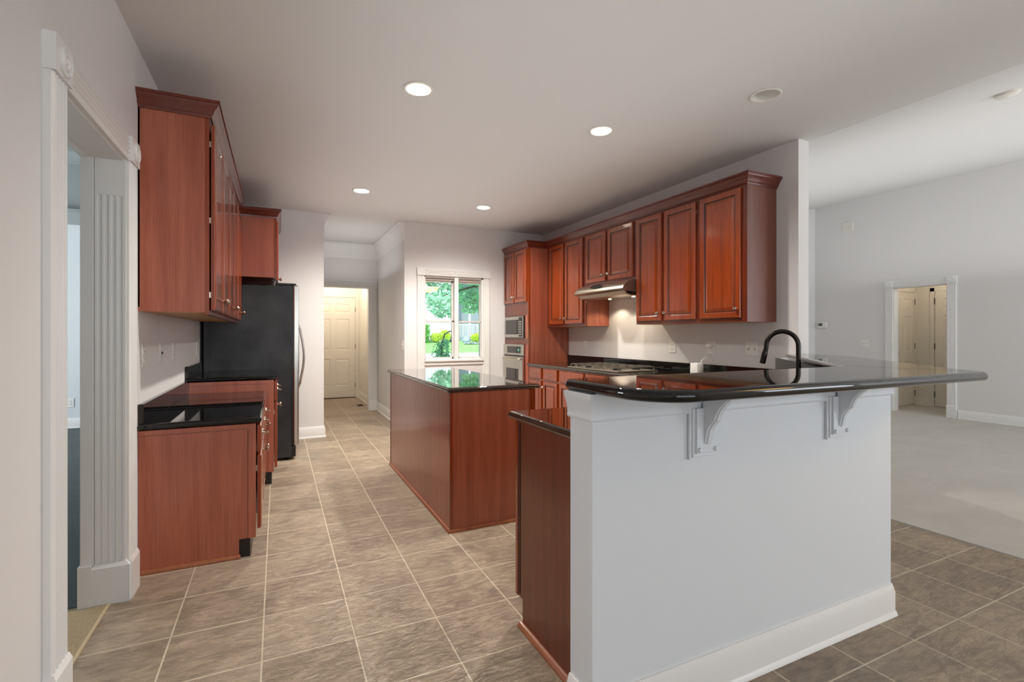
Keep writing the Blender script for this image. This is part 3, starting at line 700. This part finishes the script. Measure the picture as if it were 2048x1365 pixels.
# oven
t = thing('wall_oven', 'stainless built-in wall oven below the microwave', 'oven', (3.1, 6.09, .42))
B().box(TX-.004, 3.4, 5.785, 6.415, .42, 1.122).build('case', M_BLACK, t)
B().box(TX-.026, TX-.004, 5.787, 6.413, .972, 1.12, .003).build('control_panel', M_STEEL, t)
B().box(TX-.028, TX-.026, 5.87, 6.29, 1.0, 1.092).build('display', M_GLASSBLK, t)
B().box(TX-.0295, TX-.028, 5.90, 5.96, 1.03, 1.06).build('clock', mat('teal_clock_display', srgb(70, 150, 140), .3), t)
d_ = B().box(TX-.036, TX-.004, 5.787, 6.413, .44, .955, .005).build('door', M_STEEL, t)
B().box(TX-.038, TX-.036, 5.92, 6.30, .53, .79).build('window', M_GLASSBLK, d_)
b = B().tube([(TX-.036, 6.36, .925), (TX-.07, 6.35, .92), (TX-.075, 6.2, .92), (TX-.075, 6.0, .92), (TX-.07, 5.85, .92), (TX-.036, 5.84, .925)], .011, 10)
b.build('handle', M_STEELY, d_, smooth=True)

# right wall uppers
RX = 3.255
def upper_right(label, ya, yb, doors, knobs, zb=1.352):
    t = thing('wall_cabinet', label, 'cabinet', (3.41, (ya+yb)/2, zb), 'wall cabinets on the right wall')
    B().box(RX, XR-.002, ya, yb, zb+.0, 2.41).build('body', M_ENDVEN if ya < 3 else M_VENEER, t)
    B().box(RX-.018, RX, ya, yb, zb, 2.41).build('face_frame', M_FRAME, t)
    if zb < 1.5: B().box(RX+.01, XR-.01, ya+.015, yb-.015, zb-.002, zb+.001).build('underside_panel', M_RAW, t)
    for (a, c), k in zip(doors, knobs):
        d_ = panel_door(t, 'X', RX-.019, -1, a, c, zb+.03, 2.392, knob_at=((c-.028) if k > 0 else (a+.028), zb+.10))
        hy = a+.004 if k > 0 else c-.004
        for z in (zb+.12, 2.3): B().box(RX-.024, RX-.018, hy-.012, hy+.012, z-.016, z+.016).build('hinge', M_NICKEL, d_)
    return t
upper_right('single wide-door cherry wall cabinet at the near end of the right wall', 2.612, 3.085, [(2.66, 3.065)], (-1,))
upper_right('two-door cherry wall cabinet just right of the range hood', 3.086, 3.895, [(3.112, 3.49), (3.527, 3.877)], (1, -1))
upper_right('short two-door cherry wall cabinet above the range hood', 3.896, 4.79, [(3.935, 4.35), (4.392, 4.768)], (1, -1), 1.808)
upper_right('two-door cherry wall cabinet left of the range hood', 4.791, 5.688, [(4.835, 5.225), (5.262, 5.61)], (1, -1))
tag(B().sweep([(RX-.018, 5.69), (RX-.018, 2.612), (XR, 2.612)], [(o, h) for o, h in CROWN], z=2.405).build('crown_moulding', M_CHERRYX, smooth=True), 'cherry crown moulding along the top of the right wall cabinets', 'moulding')

# range hood
t = thing('range_hood', 'stainless under-cabinet range hood over the gas cooktop', 'range hood', (3.3, 4.34, 1.65))
HP = [(XR-.002, 1.806), (3.195, 1.806), (3.15, 1.79), (3.11, 1.765), (3.085, 1.735), (3.08, 1.715), (3.092, 1.70), (3.118, 1.69), (3.14, 1.690), (3.14, 1.698), (XR-.002, 1.698)]
B().prism(HP, 'Y', 3.915, 4.775).build('shell', M_STEELY, t, smooth=True)
for y in (3.905, 4.775):
    B().prism([(a, b) for a, b in HP[:8]] + [(3.2, 1.684), (XR-.002, 1.684)], 'Y', y, y+.010).build('end_cap', mat('brown_end_cap', srgb(112, 84, 72), .35, .4) if y < 4 else M_STEELY, t)
B().prism([(3.115, 1.690), (3.145, 1.655), (3.20, 1.648), (XR-.01, 1.662), (XR-.01, 1.672), (3.2, 1.66), (3.15, 1.668), (3.13, 1.695)], 'Y', 3.93, 4.765).build('filter_panel', M_STEELY, t)
B().lathe([(.001, 0), (.055, 0), (.06, .002), (.055, .006), (.001, .006)], (0, 0, 0), (0, 0, 1), 28).map(lambda p: (3.098+p[1]*.42*.6-.0+.02*0-p[2]*.8, 4.385+p[0]*1.9, 1.768+p[1]*.42*.75+p[2]*.6)).build('control_dial', M_BLACK, t, smooth=True)
HL = [(3.40, 4.14), (3.40, 4.55)]
for x, y in HL: B().lathe([(.018, 0), (.018, .006), (.001, .007)], (x, y, 1.650), (0, 0, 1), 16).build('lamp_lens', M_LENS, t, smooth=True)

# right base run
t = thing('base_cabinet', 'long cherry base cabinet run under the cooktop counter', 'cabinet', (3.26, 4.2, 0))
BX = 2.952
B().prism([(XR-.003, 0), (3.02, 0), (3.02, .1), (BX, .1), (BX, .85), (XR-.003, .85)], 'Y', 2.62, 5.685).build('body', M_CHERRY, t)
B().box(3.012, 3.02, 2.62, 5.685, 0, .1).build('toe_kick', M_TOE, t)
spans = [(5.315, 5.645), (4.935, 5.268), (4.385, 4.885), (3.86, 4.355), (3.30, 3.83), (2.75, 3.27)]
for k, (a, c) in enumerate(spans):
    panel_door(t, 'X', BX, -1, a, c, .70, .835, name='drawer', flat=True, pull_at=k != 2 and k != 3)
    panel_door(t, 'X', BX, -1, a, c, .13, .68, name='door', knob_at=(c-.03 if k % 2 else a+.03, .61) if k != 1 else (c-.03, .61))
t = thing('countertop', 'long black granite counter with backsplash along the right wall', 'countertop', (3.25, 4.2, .852))
rc = [(2.922, 2.75), (2.384, 2.10), (2.384, 1.39), (2.425, 1.39), (3.555, 2.595), (3.568, 2.62), (3.568, 5.683), (2.922, 5.683)]
B().slab(rc, .852, TZ).build('slab', M_GRANB, t, smooth=True)
B().box(XR-.026, XR-.001, 2.62, 5.684, TZ, .978, .002).build('backsplash', M_GRAN, t)
B().prism([(2.41, 1.385), (2.425, 1.383), (3.556, 2.59), (3.54, 2.60)], 'Z', TZ, 1.069).build('corner_splash', M_GRAN, t)

# sink rim (behind the bar)
sx, sy = 2.56, 2.03
# cooktop
t = thing('gas_cooktop', 'stainless gas cooktop with cast iron grates on the right counter', 'cooktop', (3.2, 4.28, TZ))
B().box(2.955, 3.46, 3.83, 4.74, TZ, TZ+.012, .004).build('tray', M_STEELY, t)
for i, (x, y) in enumerate(((3.09, 4.02), (3.09, 4.54), (3.33, 4.02), (3.33, 4.54), (3.21, 4.28))):
    B().lathe([(.045, 0), (.045, .008), (.032, .012), (.032, .02), (.001, .022)], (x, y, TZ+.012), (0, 0, 1), 20).build('burner', M_BLACK, t, smooth=True)
for i in range(3):
    ya = 3.86+i*.288; yb = ya+.275; b = B(); z = TZ+.036
    for x in (2.99, 3.43): b.box(x-.006, x+.006, ya, yb, z, z+.009)
    for y in (ya, yb, (ya+yb)/2): b.box(2.99, 3.43, y-.005, y+.005, z, z+.009)
    for x in (3.09, 3.21, 3.33): b.box(x-.005, x+.005, ya, yb, z, z+.009)
    for x in (2.99, 3.43):
        for y in (ya, yb): b.box(x-.006, x+.006, y-.006, y+.006, TZ+.012, z)
    b.build('grate', M_GRATE, t)
for i in range(5): B().lathe([(.017, 0), (.016, .018), (.001, .019)], (2.975+.0, 3.95+i*.16, TZ+.012), (0, 0, 1), 14).build('knob', M_STEEL, t, smooth=True)

# faucet
t = thing('faucet', 'dark bronze gooseneck faucet behind the raised bar', 'faucet', (2.72, 1.85, .884))
fx, fy = 2.722, 1.853; dx, dy = -.66, .75; R = .085
pts = [(fx, fy, z) for z in (.90, 1.0, 1.10, 1.18)]
for i in range(1, 19):
    a = math.radians(i*10.3); q = R*(1-math.cos(a)); pts.append((fx+dx*q*.98, fy+dy*q*.98, 1.185+R*math.sin(a)*1.0))
e = Vector(pts[-1]); dv = (Vector(pts[-1])-Vector(pts[-2])).normalized(); dv = (dv+Vector((dx*.22, dy*.22, 0))).normalized()
pts += [e+dv*.03]
B().tube(pts, .0135, 16).build('spout', M_BRONZE, t, smooth=True)
B().tube([e+dv*.025, e+dv*.035, e+dv*.095, e+dv*.10], [.0137, .016, .016, .0145], 16).build('spray_head', M_BRONZE, t, smooth=True)
B().lathe([(.028, 0), (.028, .006), (.022, .02), (.021, .11), (.0165, .125), (.014, .13)], (fx, fy, .884), (0, 0, 1), 20).build('body', M_BRONZE, t, smooth=True)
B().tube([(fx, fy, .96), (fx+.05*.75, fy+.05*.66, .97), (fx+.11*.75, fy+.11*.66, 1.0)], [.008, .006, .005], 10).build('lever', M_BRONZE, t, smooth=True)

# small white device with cord
t = thing('speaker', 'small white cube device with a cord standing by the black backsplash', 'device', (3.40, 3.27, TZ))
B().box(3.36, 3.44, 3.225, 3.315, TZ, .998, .012).build('case', M_PLATE, t, smooth=True)
tag(B().tube([(3.44, 3.27, .99), (3.47, 3.275, 1.02), (3.50, 3.25, 1.05), (3.53, 3.23, 1.04), (3.535, 3.22, 1.0), (3.54, 3.20, 1.0), (3.545, 3.21, 1.06), (3.552, 3.24, 1.13)], .003, 8).build('cord', M_PLATE, smooth=True), 'thin white cord running from the white cube device to the outlet adapter', 'cord')

# ================================================================== WALL PLATES
def plate(kind, side, plane, u0, u1, z0, z1, label, name=None):
    g = {'outlet': 'power outlets', 'switch': 'light switches', 'jack': 'phone and data plates'}[kind]
    def P(u, n, z): return {'+X': (plane+n, u, z), '-X': (plane-n, u, z), '-Y': (u, plane-n, z)}[side]
    t = thing(name or {'outlet': 'outlet', 'switch': 'light_switch', 'jack': 'wall_plate'}[kind], label, kind if kind != 'jack' else 'wall plate', P((u0+u1)/2, 0, z0))
    def bx(a, c, n0, n1, e, f, m, nm, par=t, ch=0):
        p, q = P(a, n0, e), P(c, n1, f); return B().box(p[0], q[0], p[1], q[1], p[2], q[2], ch).build(nm, m, par)
    bx(u0, u1, 0, .006, z0, z1, M_PLATE, 'plate', ch=.002)
    uc, zc = (u0+u1)/2, (z0+z1)/2; n = max(1, round((u1-u0)/.06)) if kind == 'switch' else 1
    if kind == 'outlet':
        for dz in (.022, -.022):
            r = bx(uc-.016, uc+.016, .006, .0085, zc+dz-.014, zc+dz+.014, M_PLATE, 'receptacle', ch=.001)
            for du in (-.006, .006): bx(uc+du-.0012, uc+du+.0012, .0085, .009, zc+dz-.004, zc+dz+.006, M_SLOT, 'slot', r)
    elif kind == 'switch':
        for i in range(n):
            uu = u0+(u1-u0)*(i+.5)/n
            bx(uu-.005, uu+.005, .006, .018, zc-.004, zc+.014, M_PLATE, 'toggle')
            bx(uu-.006, uu+.006, .006, .0068, zc-.012, zc+.012, M_SLOT, 'toggle_slot')
    else:
        bx(uc-.008, uc+.008, .006, .012, zc-.008, zc+.008, M_SLOT, 'jack')
    return t
plate('outlet', '+X', XL, 3.205, 3.285, 1.075, 1.20, 'white outlet under the left wall cabinets, nearest the fluted opening')
plate('jack', '+X', XL, 3.645, 3.725, 1.075, 1.20, 'white jack plate with a dark centre, second under the left wall cabinets')
plate('outlet', '+X', XL, 4.045, 4.13, 1.072, 1.195, 'white outlet, third from the opening under the left wall cabinets')
plate('outlet', '+X', XL, 5.14, 5.22, 1.068, 1.192, 'white outlet closest to the refrigerator above its small counter')
plate('outlet', '-X', XR, 5.24, 5.32, 1.07, 1.187, 'white outlet beside the tall oven cabinet on the right wall')
plate('outlet', '-X', XR, 3.70, 3.79, 1.07, 1.19, 'white outlet below the two-door cabinet right of the hood')
t = plate('outlet', '-X', XR, 3.215, 3.30, 1.07, 1.19, 'white outlet with an adapter plugged in above the white cube device')
tag(B().box(XR-.045, XR-.009, 3.235, 3.285, 1.135, 1.168, .006).build('plug_adapter', M_PLATE), 'white plug adapter sticking out of the outlet above the cord', 'adapter')
plate('switch', '-X', XR, 2.775, 2.895, 1.075, 1.195, 'double white toggle switch near the end of the kitchen wall')
plate('switch', '-X', 1.50, 6.46, 6.54, 1.055, 1.175, 'single white switch on the hallway wall by the kitchen window corner')
plate('switch', '-X', GX, 4.94, 5.07, 1.045, 1.165, 'double white switch on the far living room wall left of the doorway')
plate('outlet', '-Y', 8.44, -2.535, -2.455, .285, .405, 'white outlet low on the wall of the left side room')
plate('jack', '-Y', 8.44, -2.36, -2.28, .285, .405, 'white plate low on the left side room wall, right of the outlet there')
t = thing('thermostat', 'small white thermostat on the far living room wall', 'thermostat', (GX-.02, 5.72, 1.37))
B().box(GX-.03, GX, 5.64, 5.80, 1.375, 1.485, .006).build('case', M_PLATE, t)
B().box(GX-.032, GX-.03, 5.715, 5.785, 1.41, 1.465).build('screen', M_LCD, t)
t = thing('air_vent', 'white supply vent high on the far living room wall', 'vent', (GX-.01, 5.28, 3.08))
B().box(GX-.012, GX, 5.19, 5.37, 3.08, 3.24, .003).build('frame', M_PLATE, t)
for i in range(8): B().box(GX-.016, GX-.012, 5.2, 5.36, 3.094+i*.017, 3.102+i*.017).build('slat', M_CAN, t)
t = thing('floor_vent', 'dark floor register in the tile of the back hallway', 'vent', (1.32, 9.0, 0))
B().box(1.265, 1.365, 8.89, 9.12, 0, .004).build('frame', mat('brown_register', srgb(70, 50, 38), .5), t)
for i in range(7): B().box(1.275, 1.355, 8.905+i*.03, 8.918+i*.03, .004, .006).build('slot', M_GAP, t)
zc_ = ZC+(4.2-3.69)*(GZ-ZC)/(GX-3.69)

# ================================================================== CEILING LIGHTS
LAB = ['lit recessed ceiling light nearest the left wall cabinets, largest of the four lit ones', 'lit recessed ceiling light in front of the right wall cabinets',
       'unlit recessed ceiling light over the raised bar', 'lit recessed ceiling light near the refrigerator and hallway', 'small-looking lit recessed ceiling light in front of the kitchen window']
for i, (x, y) in enumerate(LIGHTS):
    t = thing('recessed_light', LAB[i], 'ceiling light', (x, y, ZC), 'recessed ceiling lights')
    B().lathe([(.092, -.001), (.092, -.004), (.086, -.007), (.074, -.004), (.071, .0), (.071, .002)], (x, y, ZC), (0, 0, 1), 36, False, False).build('trim_ring', M_CAN, t, smooth=True)
    b = B().lathe([(.0715, -.002), (.068, .03), (.064, .05), (.061, .052), (.058, .075), (.058, .12), (.001, .121)], (x, y, ZC), (0, 0, 1), 36, False, True)
    b.build('baffle', M_CAN, t, smooth=True)
    B().lathe([(.001, 0), (.03, .002), (.048, .010), (.052, .022), (.052, .05)], (x, y, ZC+.052), (0, 0, 1), 28, False, True).build('bulb', M_LENSOFF if i == 2 else M_LENS, t, smooth=True)
    if i != 2:
        light('can_lamp', 'SPOT', (x, y, ZC+.048), 255 if y > 5 else 165, (1, .94, .86), (0, 0, 0), spot_size=math.radians(156), spot_blend=.8, shadow_soft_size=.05)
for x, y in HL:
    light('hood_lamp', 'SPOT', (x, y, 1.642), 5.5, (1, .85, .62), (0, 0, 0), spot_size=math.radians(125), spot_blend=.35, shadow_soft_size=.02)
light('hall_lamp', 'POINT', (.95, 9.35, 2.45), 24, (1, .87, .70), shadow_soft_size=.12)
light('vestibule_lamp', 'POINT', (9.75, 4.1, 2.3), 5, (1, .86, .68), shadow_soft_size=.1)
# amber bowl fixture behind the camera (seen mirrored in the window glass)
t = thing('pendant_light', 'amber glass bowl ceiling light mirrored in the kitchen window', 'ceiling light', (3.85, -.7, 2.45))
B().lathe([(.001, -.14), (.08, -.13), (.17, -.09), (.24, -.03), (.265, .01), (.27, .012), (.26, .012), (.16, -.07), (.001, -.12)], (3.95, -.75, 2.60), (0, 0, 1), 32).build('bowl', M_BOWL, t, smooth=True)
B().tube([(3.95, -.75, 2.50), (3.95, -.75, 2.785)], .008, 8).build('stem', M_NICKEL, t, smooth=True)
# smoke detector on the sloped ceiling
sl = (GZ-ZC)/(GX-3.69)
def on_slope(px, py):
    u = (px-1024)/982.3; v_ = -(py-670)/982.3; s_, c_ = math.sin(math.radians(25.504)), math.cos(math.radians(25.504))
    rx, ry, rz = s_+c_*u, c_-s_*u, v_; tt = (ZC-3.69*sl-1.25)/(rz-sl*rx); return Vector((rx*tt, ry*tt, 1.25+rz*tt))
sd = on_slope(2014, 186)
tag(B().lathe([(.065, 0), (.065, .02), (.05, .032), (.001, .034)], (sd.x, sd.y, sd.z+.005), (sl, 0, -1), 28).build('smoke_detector', M_CAN, smooth=True), 'round white smoke detector on the sloped living room ceiling', 'smoke detector')

# ================================================================== OUTSIDE
def ext(name, cols, rough=.9, s=3, b=0):
    m = mat(name, cols[0], rough, spec=.2); v = pos(m); n = noise(m, v, s, 5, .65)
    base(m, ramp(m, n, [(.35, cols[0]), (.65, cols[1])])); return m
M_LAWN = ext('lawn_green', (srgb(122, 162, 100), srgb(150, 188, 120)), s=2.5)
M_LEAF = ext('maple_leaf_green', (srgb(132, 180, 160), srgb(182, 222, 198)), s=1.3)
M_LEAF.node_tree.nodes['Principled BSDF'].inputs['Transmission Weight'].default_value = 0
M_BARK = ext('tree_bark', (srgb(60, 60, 54), srgb(94, 92, 84)), s=6)
M_LIME = ext('lime_shrub_leaf', (srgb(150, 190, 30), srgb(226, 240, 90)), s=9)
M_HEDGE = ext('hedge_leaf', (srgb(70, 140, 60), srgb(120, 190, 90)), s=9)
M_PINE = ext('weeping_conifer_needle', (srgb(84, 140, 112), srgb(140, 190, 156)), s=9)
M_ROAD = ext('pale_concrete', (srgb(196, 198, 206), srgb(214, 216, 222)), s=.8)
M_ROCK = ext('border_stone', (srgb(110, 116, 122), srgb(166, 170, 176)), s=3)
M_ROOF = ext('shingle_roof', (srgb(90, 92, 96), srgb(120, 122, 126)), s=4)
m = M_BRICK = mat('pale_brick', srgb(196, 194, 200), .85)
b = N(m, 'ShaderNodeTexBrick')
for k, x in (('Scale', 1), ('Mortar Size', .012), ('Brick Width', .24), ('Row Height', .085)): b.inputs[k].default_value = x
b.inputs['Color1'].default_value = srgb(186, 184, 196); b.inputs['Color2'].default_value = srgb(214, 208, 214); b.inputs['Mortar'].default_value = srgb(228, 228, 232)
g_ = N(m, 'ShaderNodeNewGeometry'); sp = N(m, 'ShaderNodeSeparateXYZ'); cb = N(m, 'ShaderNodeCombineXYZ')
L(m, g_.outputs['Position'], sp.inputs[0]); L(m, sp.outputs[0], cb.inputs[0]); L(m, sp.outputs[2], cb.inputs[1]); L(m, cb.outputs[0], b.inputs['Vector']); base(m, b.outputs['Color'])
M_RED = mat('red_brick', srgb(176, 112, 100), .85)
M_WHITE = mat('white_exterior_paint', srgb(226, 228, 232), .5)
M_BIN = mat('dark_teal_bin', srgb(34, 66, 84), .4)

tag(B().box(-30, 60, 6.6, 33.0, -.62, -.45).build('grass_verge', M_LAWN), 'strip of front lawn outside below the kitchen window', 'lawn', kind='stuff')
tag(B().box(-30, 60, 33.0, 43.2, -.60, -.42).build('driveway', M_ROAD), 'pale concrete road crossing in front of the neighbouring lawn', 'road')
tag(B().prism([(43.2, -.42), (43.2, -.7), (50.3, -.7), (50.3, .60), (49, .55), (47, .45)], 'X', -30, 60).build('lawn', M_LAWN), 'sunlit green lawn of the neighbouring house', 'lawn', kind='stuff')

def leaf_cloud(inside, n, box, size, rnd, flat=0):
    b = B(); k = 0
    while k < n:
        p = Vector([rnd.uniform(a, c) for a, c in box])
        if not inside(p): continue
        k += 1
        a = Vector((rnd.gauss(0, 1), rnd.gauss(0, 1), rnd.gauss(0, .6))).normalized(); c = a.cross(Vector((rnd.gauss(0, 1), rnd.gauss(0, 1), rnd.gauss(0, 1)))).normalized()
        s = size*rnd.uniform(.6, 1.3)
        b.add([p-a*s*.5, p-c*s*.28+a*s*.05, p+a*s*.55, p+c*s*.28+a*s*.05], [(0, 1, 2, 3)])
    return b
R_ = random.Random(3)
clumps = [(Vector((R_.uniform(2.2, 11), R_.uniform(15, 20), R_.uniform(2.7, 6.4))), R_.uniform(.55, 1.05)) for i in range(78)]
clumps += [(Vector((x, 16.5+R_.uniform(-1, 1), z)), r) for x, z, r in ((4.9, 2.35, .5), (5.5, 2.2, .45), (4.4, 2.6, .6), (6.1, 2.7, .5), (6.6, 2.35, .4), (6.9, 2.9, .5), (5.2, 3.1, .6), (5.9, 3.4, .6), (4.6, 3.4, .6), (6.7, 3.6, .6), (4.9, 4.1, .7), (6.0, 4.2, .7), (7.2, 3.9, .6))]
t = thing('maple_tree', 'leafy green maple outside the kitchen window filling its upper panes', 'tree', (8.6, 17.5, -.45))
b = B()
per = 230
for c, r in clumps:
    q = leaf_cloud(lambda p: (p-c).length < r, per, [(c.x-r, c.x+r), (c.y-r, c.y+r), (c.z-r*.7, c.z+r*.7)], .17, R_); b.add(q.v, q.f)
b.build('foliage', M_LEAF, t)
b = B().tube([(8.6, 17.5, -.45), (8.5, 17.5, 1.2), (8.3, 17.4, 2.6), (7.6, 17.2, 4.5), (7.2, 17, 6.2)], [.2, .17, .14, .09, .03], 10)
b.tube([(8.35, 17.4, 2.3), (7.4, 16.9, 2.95), (6.4, 16.6, 3.0), (5.4, 16.4, 2.7), (4.6, 16.2, 2.35)], [.08, .05, .04, .025, .01], 8)
b.tube([(8.4, 17.4, 1.7), (7.6, 16.9, 1.95), (7.1, 16.6, 2.15)], [.05, .03, .015], 8)
b.tube([(8.2, 17.3, 3.2), (6.9, 16.9, 3.9), (5.5, 16.5, 4.3)], [.08, .04, .012], 8)
b.build('trunk', M_BARK, t, smooth=True)

def shrub(name, label, x, y, z0, w, h, m, leaf=.12, n=900, square=False, group=None):
    rr = random.Random(int(x*100)); t = thing(name, label, 'shrub', (x, y, z0), group)
    def ins(p):
        u = Vector(((p.x-x)/(w/2), (p.y-y)/(w/2), (p.z-z0-h/2)/(h/2)))
        return (max(abs(u.x), abs(u.y), abs(u.z)) < 1) if square else u.length < 1
    leaf_cloud(ins, n, [(x-w/2, x+w/2), (y-w/2, y+w/2), (z0, z0+h)], leaf, rr).build('foliage', m, t)
    B().tube([(x, y, z0-.1), (x, y, z0+h*.5)], .05, 8).build('stem', M_BARK, t)
shrub('hedge', 'tall clipped green hedge at the left edge of the window view', 12.75, 47.6, .5, 1.5, 1.75, M_HEDGE, .2, 2600, True)
shrub('shrub', 'lime yellow shrub, left and smaller of the two by the pale brick house', 14.2, 47.4, .5, 1.1, .95, M_LIME, .14, 1200)
shrub('shrub', 'lime yellow shrub, right and taller of the two by the pale brick house', 15.15, 47.4, .5, 1.25, 1.25, M_LIME, .14, 1500)
shrub('shrub', 'rounded lime green shrub behind the stone border on the right', 18.7, 47.2, .45, 1.7, .95, M_LIME, .16, 1600)
for i in range(9):
    x = 16.9+i*.36; r = .15+.06*R_.random()
    tag(B().lathe([(.02, 0), (r, r*.3), (r*.95, r*.8), (r*.5, r*1.2), (.01, r*1.25)], (x, 46.3, .28), (0, 0, 1), 7).build('border_stone', M_ROCK, smooth=False), 'grey stone in the low border in front of the lime shrub', 'stone', 'stones of the lawn border')
tag(B().lathe([(.3, 0), (.42, .25), (.3, .55), (.1, .72), (.01, .75)], (17.35, 47.2, .4), (0, 0, 1), 12).build('boulder', mat('blue_grey_boulder', srgb(150, 164, 186), .7), smooth=True), 'pale blue-grey boulder left of the stone border', 'boulder')
tag(B().box(16.0, 16.45, 48.2, 48.6, .5, 1.25, .05).build('garbage_bin', M_BIN), 'dark teal bin standing by the corner of the brick house', 'bin')
tag(B().box(12, 16.9, 48.5, 48.7, .55, .72).build('garden_wall', M_ROAD), 'low pale kerb in front of the brick house', 'kerb')
# weeping conifer close to the window
t = thing('weeping_conifer', 'small drooping conifer just outside the kitchen window', 'shrub', (3.62, 11.6, -.45))
b = B(); rr = random.Random(5)
for k in range(46):
    a = rr.uniform(0, 2*PI); r = rr.uniform(.08, .40); z = rr.uniform(.55, 1.15)
    p0 = Vector((3.66+.05*math.cos(a), 11.6+.05*math.sin(a), z))
    for q in range(13):
        s = q/12; p = p0+Vector((math.cos(a)*r*s**.6, math.sin(a)*r*s**.6, .05*s-(z+.2)*.75*s*s))
        for w_ in range(4):
            d = Vector((rr.gauss(0, 1), rr.gauss(0, 1), -1.2)).normalized()*.085; n_ = d.cross(Vector((rr.gauss(0, 1), rr.gauss(0, 1), 0))).normalized()*.010
            b.add([p-n_, p+n_, p+d], [(0, 1, 2)])
b.build('foliage', M_PINE, t)
B().tube([(3.62, 11.6, -.45), (3.60, 11.6, .4), (3.62, 11.6, 1.0), (3.70, 11.6, 1.26), (3.84, 11.6, 1.34), (3.98, 11.6, 1.31), (4.08, 11.6, 1.22)], [.04, .035, .025, .02, .016, .012, .006], 8).build('trunk', M_BARK, t, smooth=True)
# house
t = thing('brick_house', 'pale brick neighbouring house across the lawn', 'house', (15, 54, .6))
B().box(5, 17.1, 50.5, 58, .3, 7.5).build('wall', M_BRICK, t)
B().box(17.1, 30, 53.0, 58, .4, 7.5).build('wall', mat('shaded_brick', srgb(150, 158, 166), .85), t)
B().box(16.85, 17.12, 50.38, 50.52, .45, 7.5).build('corner_board', M_WHITE, t)
B().prism([(49.8, 7.4), (58.7, 7.4), (54, 11)], 'X', 4.5, 30.5).build('roof', M_ROOF, t)
B().box(17.3, 27, 50.7, 53.0, .4, 1.0).build('porch', M_ROCK, t)
for i in range(26): B().box(17.5+i*.13, 17.54+i*.13, 50.8, 50.84, 1.0, 2.35).build('baluster', M_WHITE, t)
B().box(17.45, 21, 50.78, 50.86, 2.35, 2.42).build('handrail', M_WHITE, t)
for x in (19.0, 21.5): B().box(x, x+.18, 50.8, 50.98, 1.0, 5).build('porch_post', M_WHITE, t)
for i in range(5): B().box(19.6, 22.2, 48.6+i*.38, 49.0+i*.38, .4, .75+i*.17).build('step', M_RED, t)
B().box(8, 9.6, 50.44, 50.52, 2, 3.6).build('window', mat('house_window', srgb(90, 110, 124), .2), t)
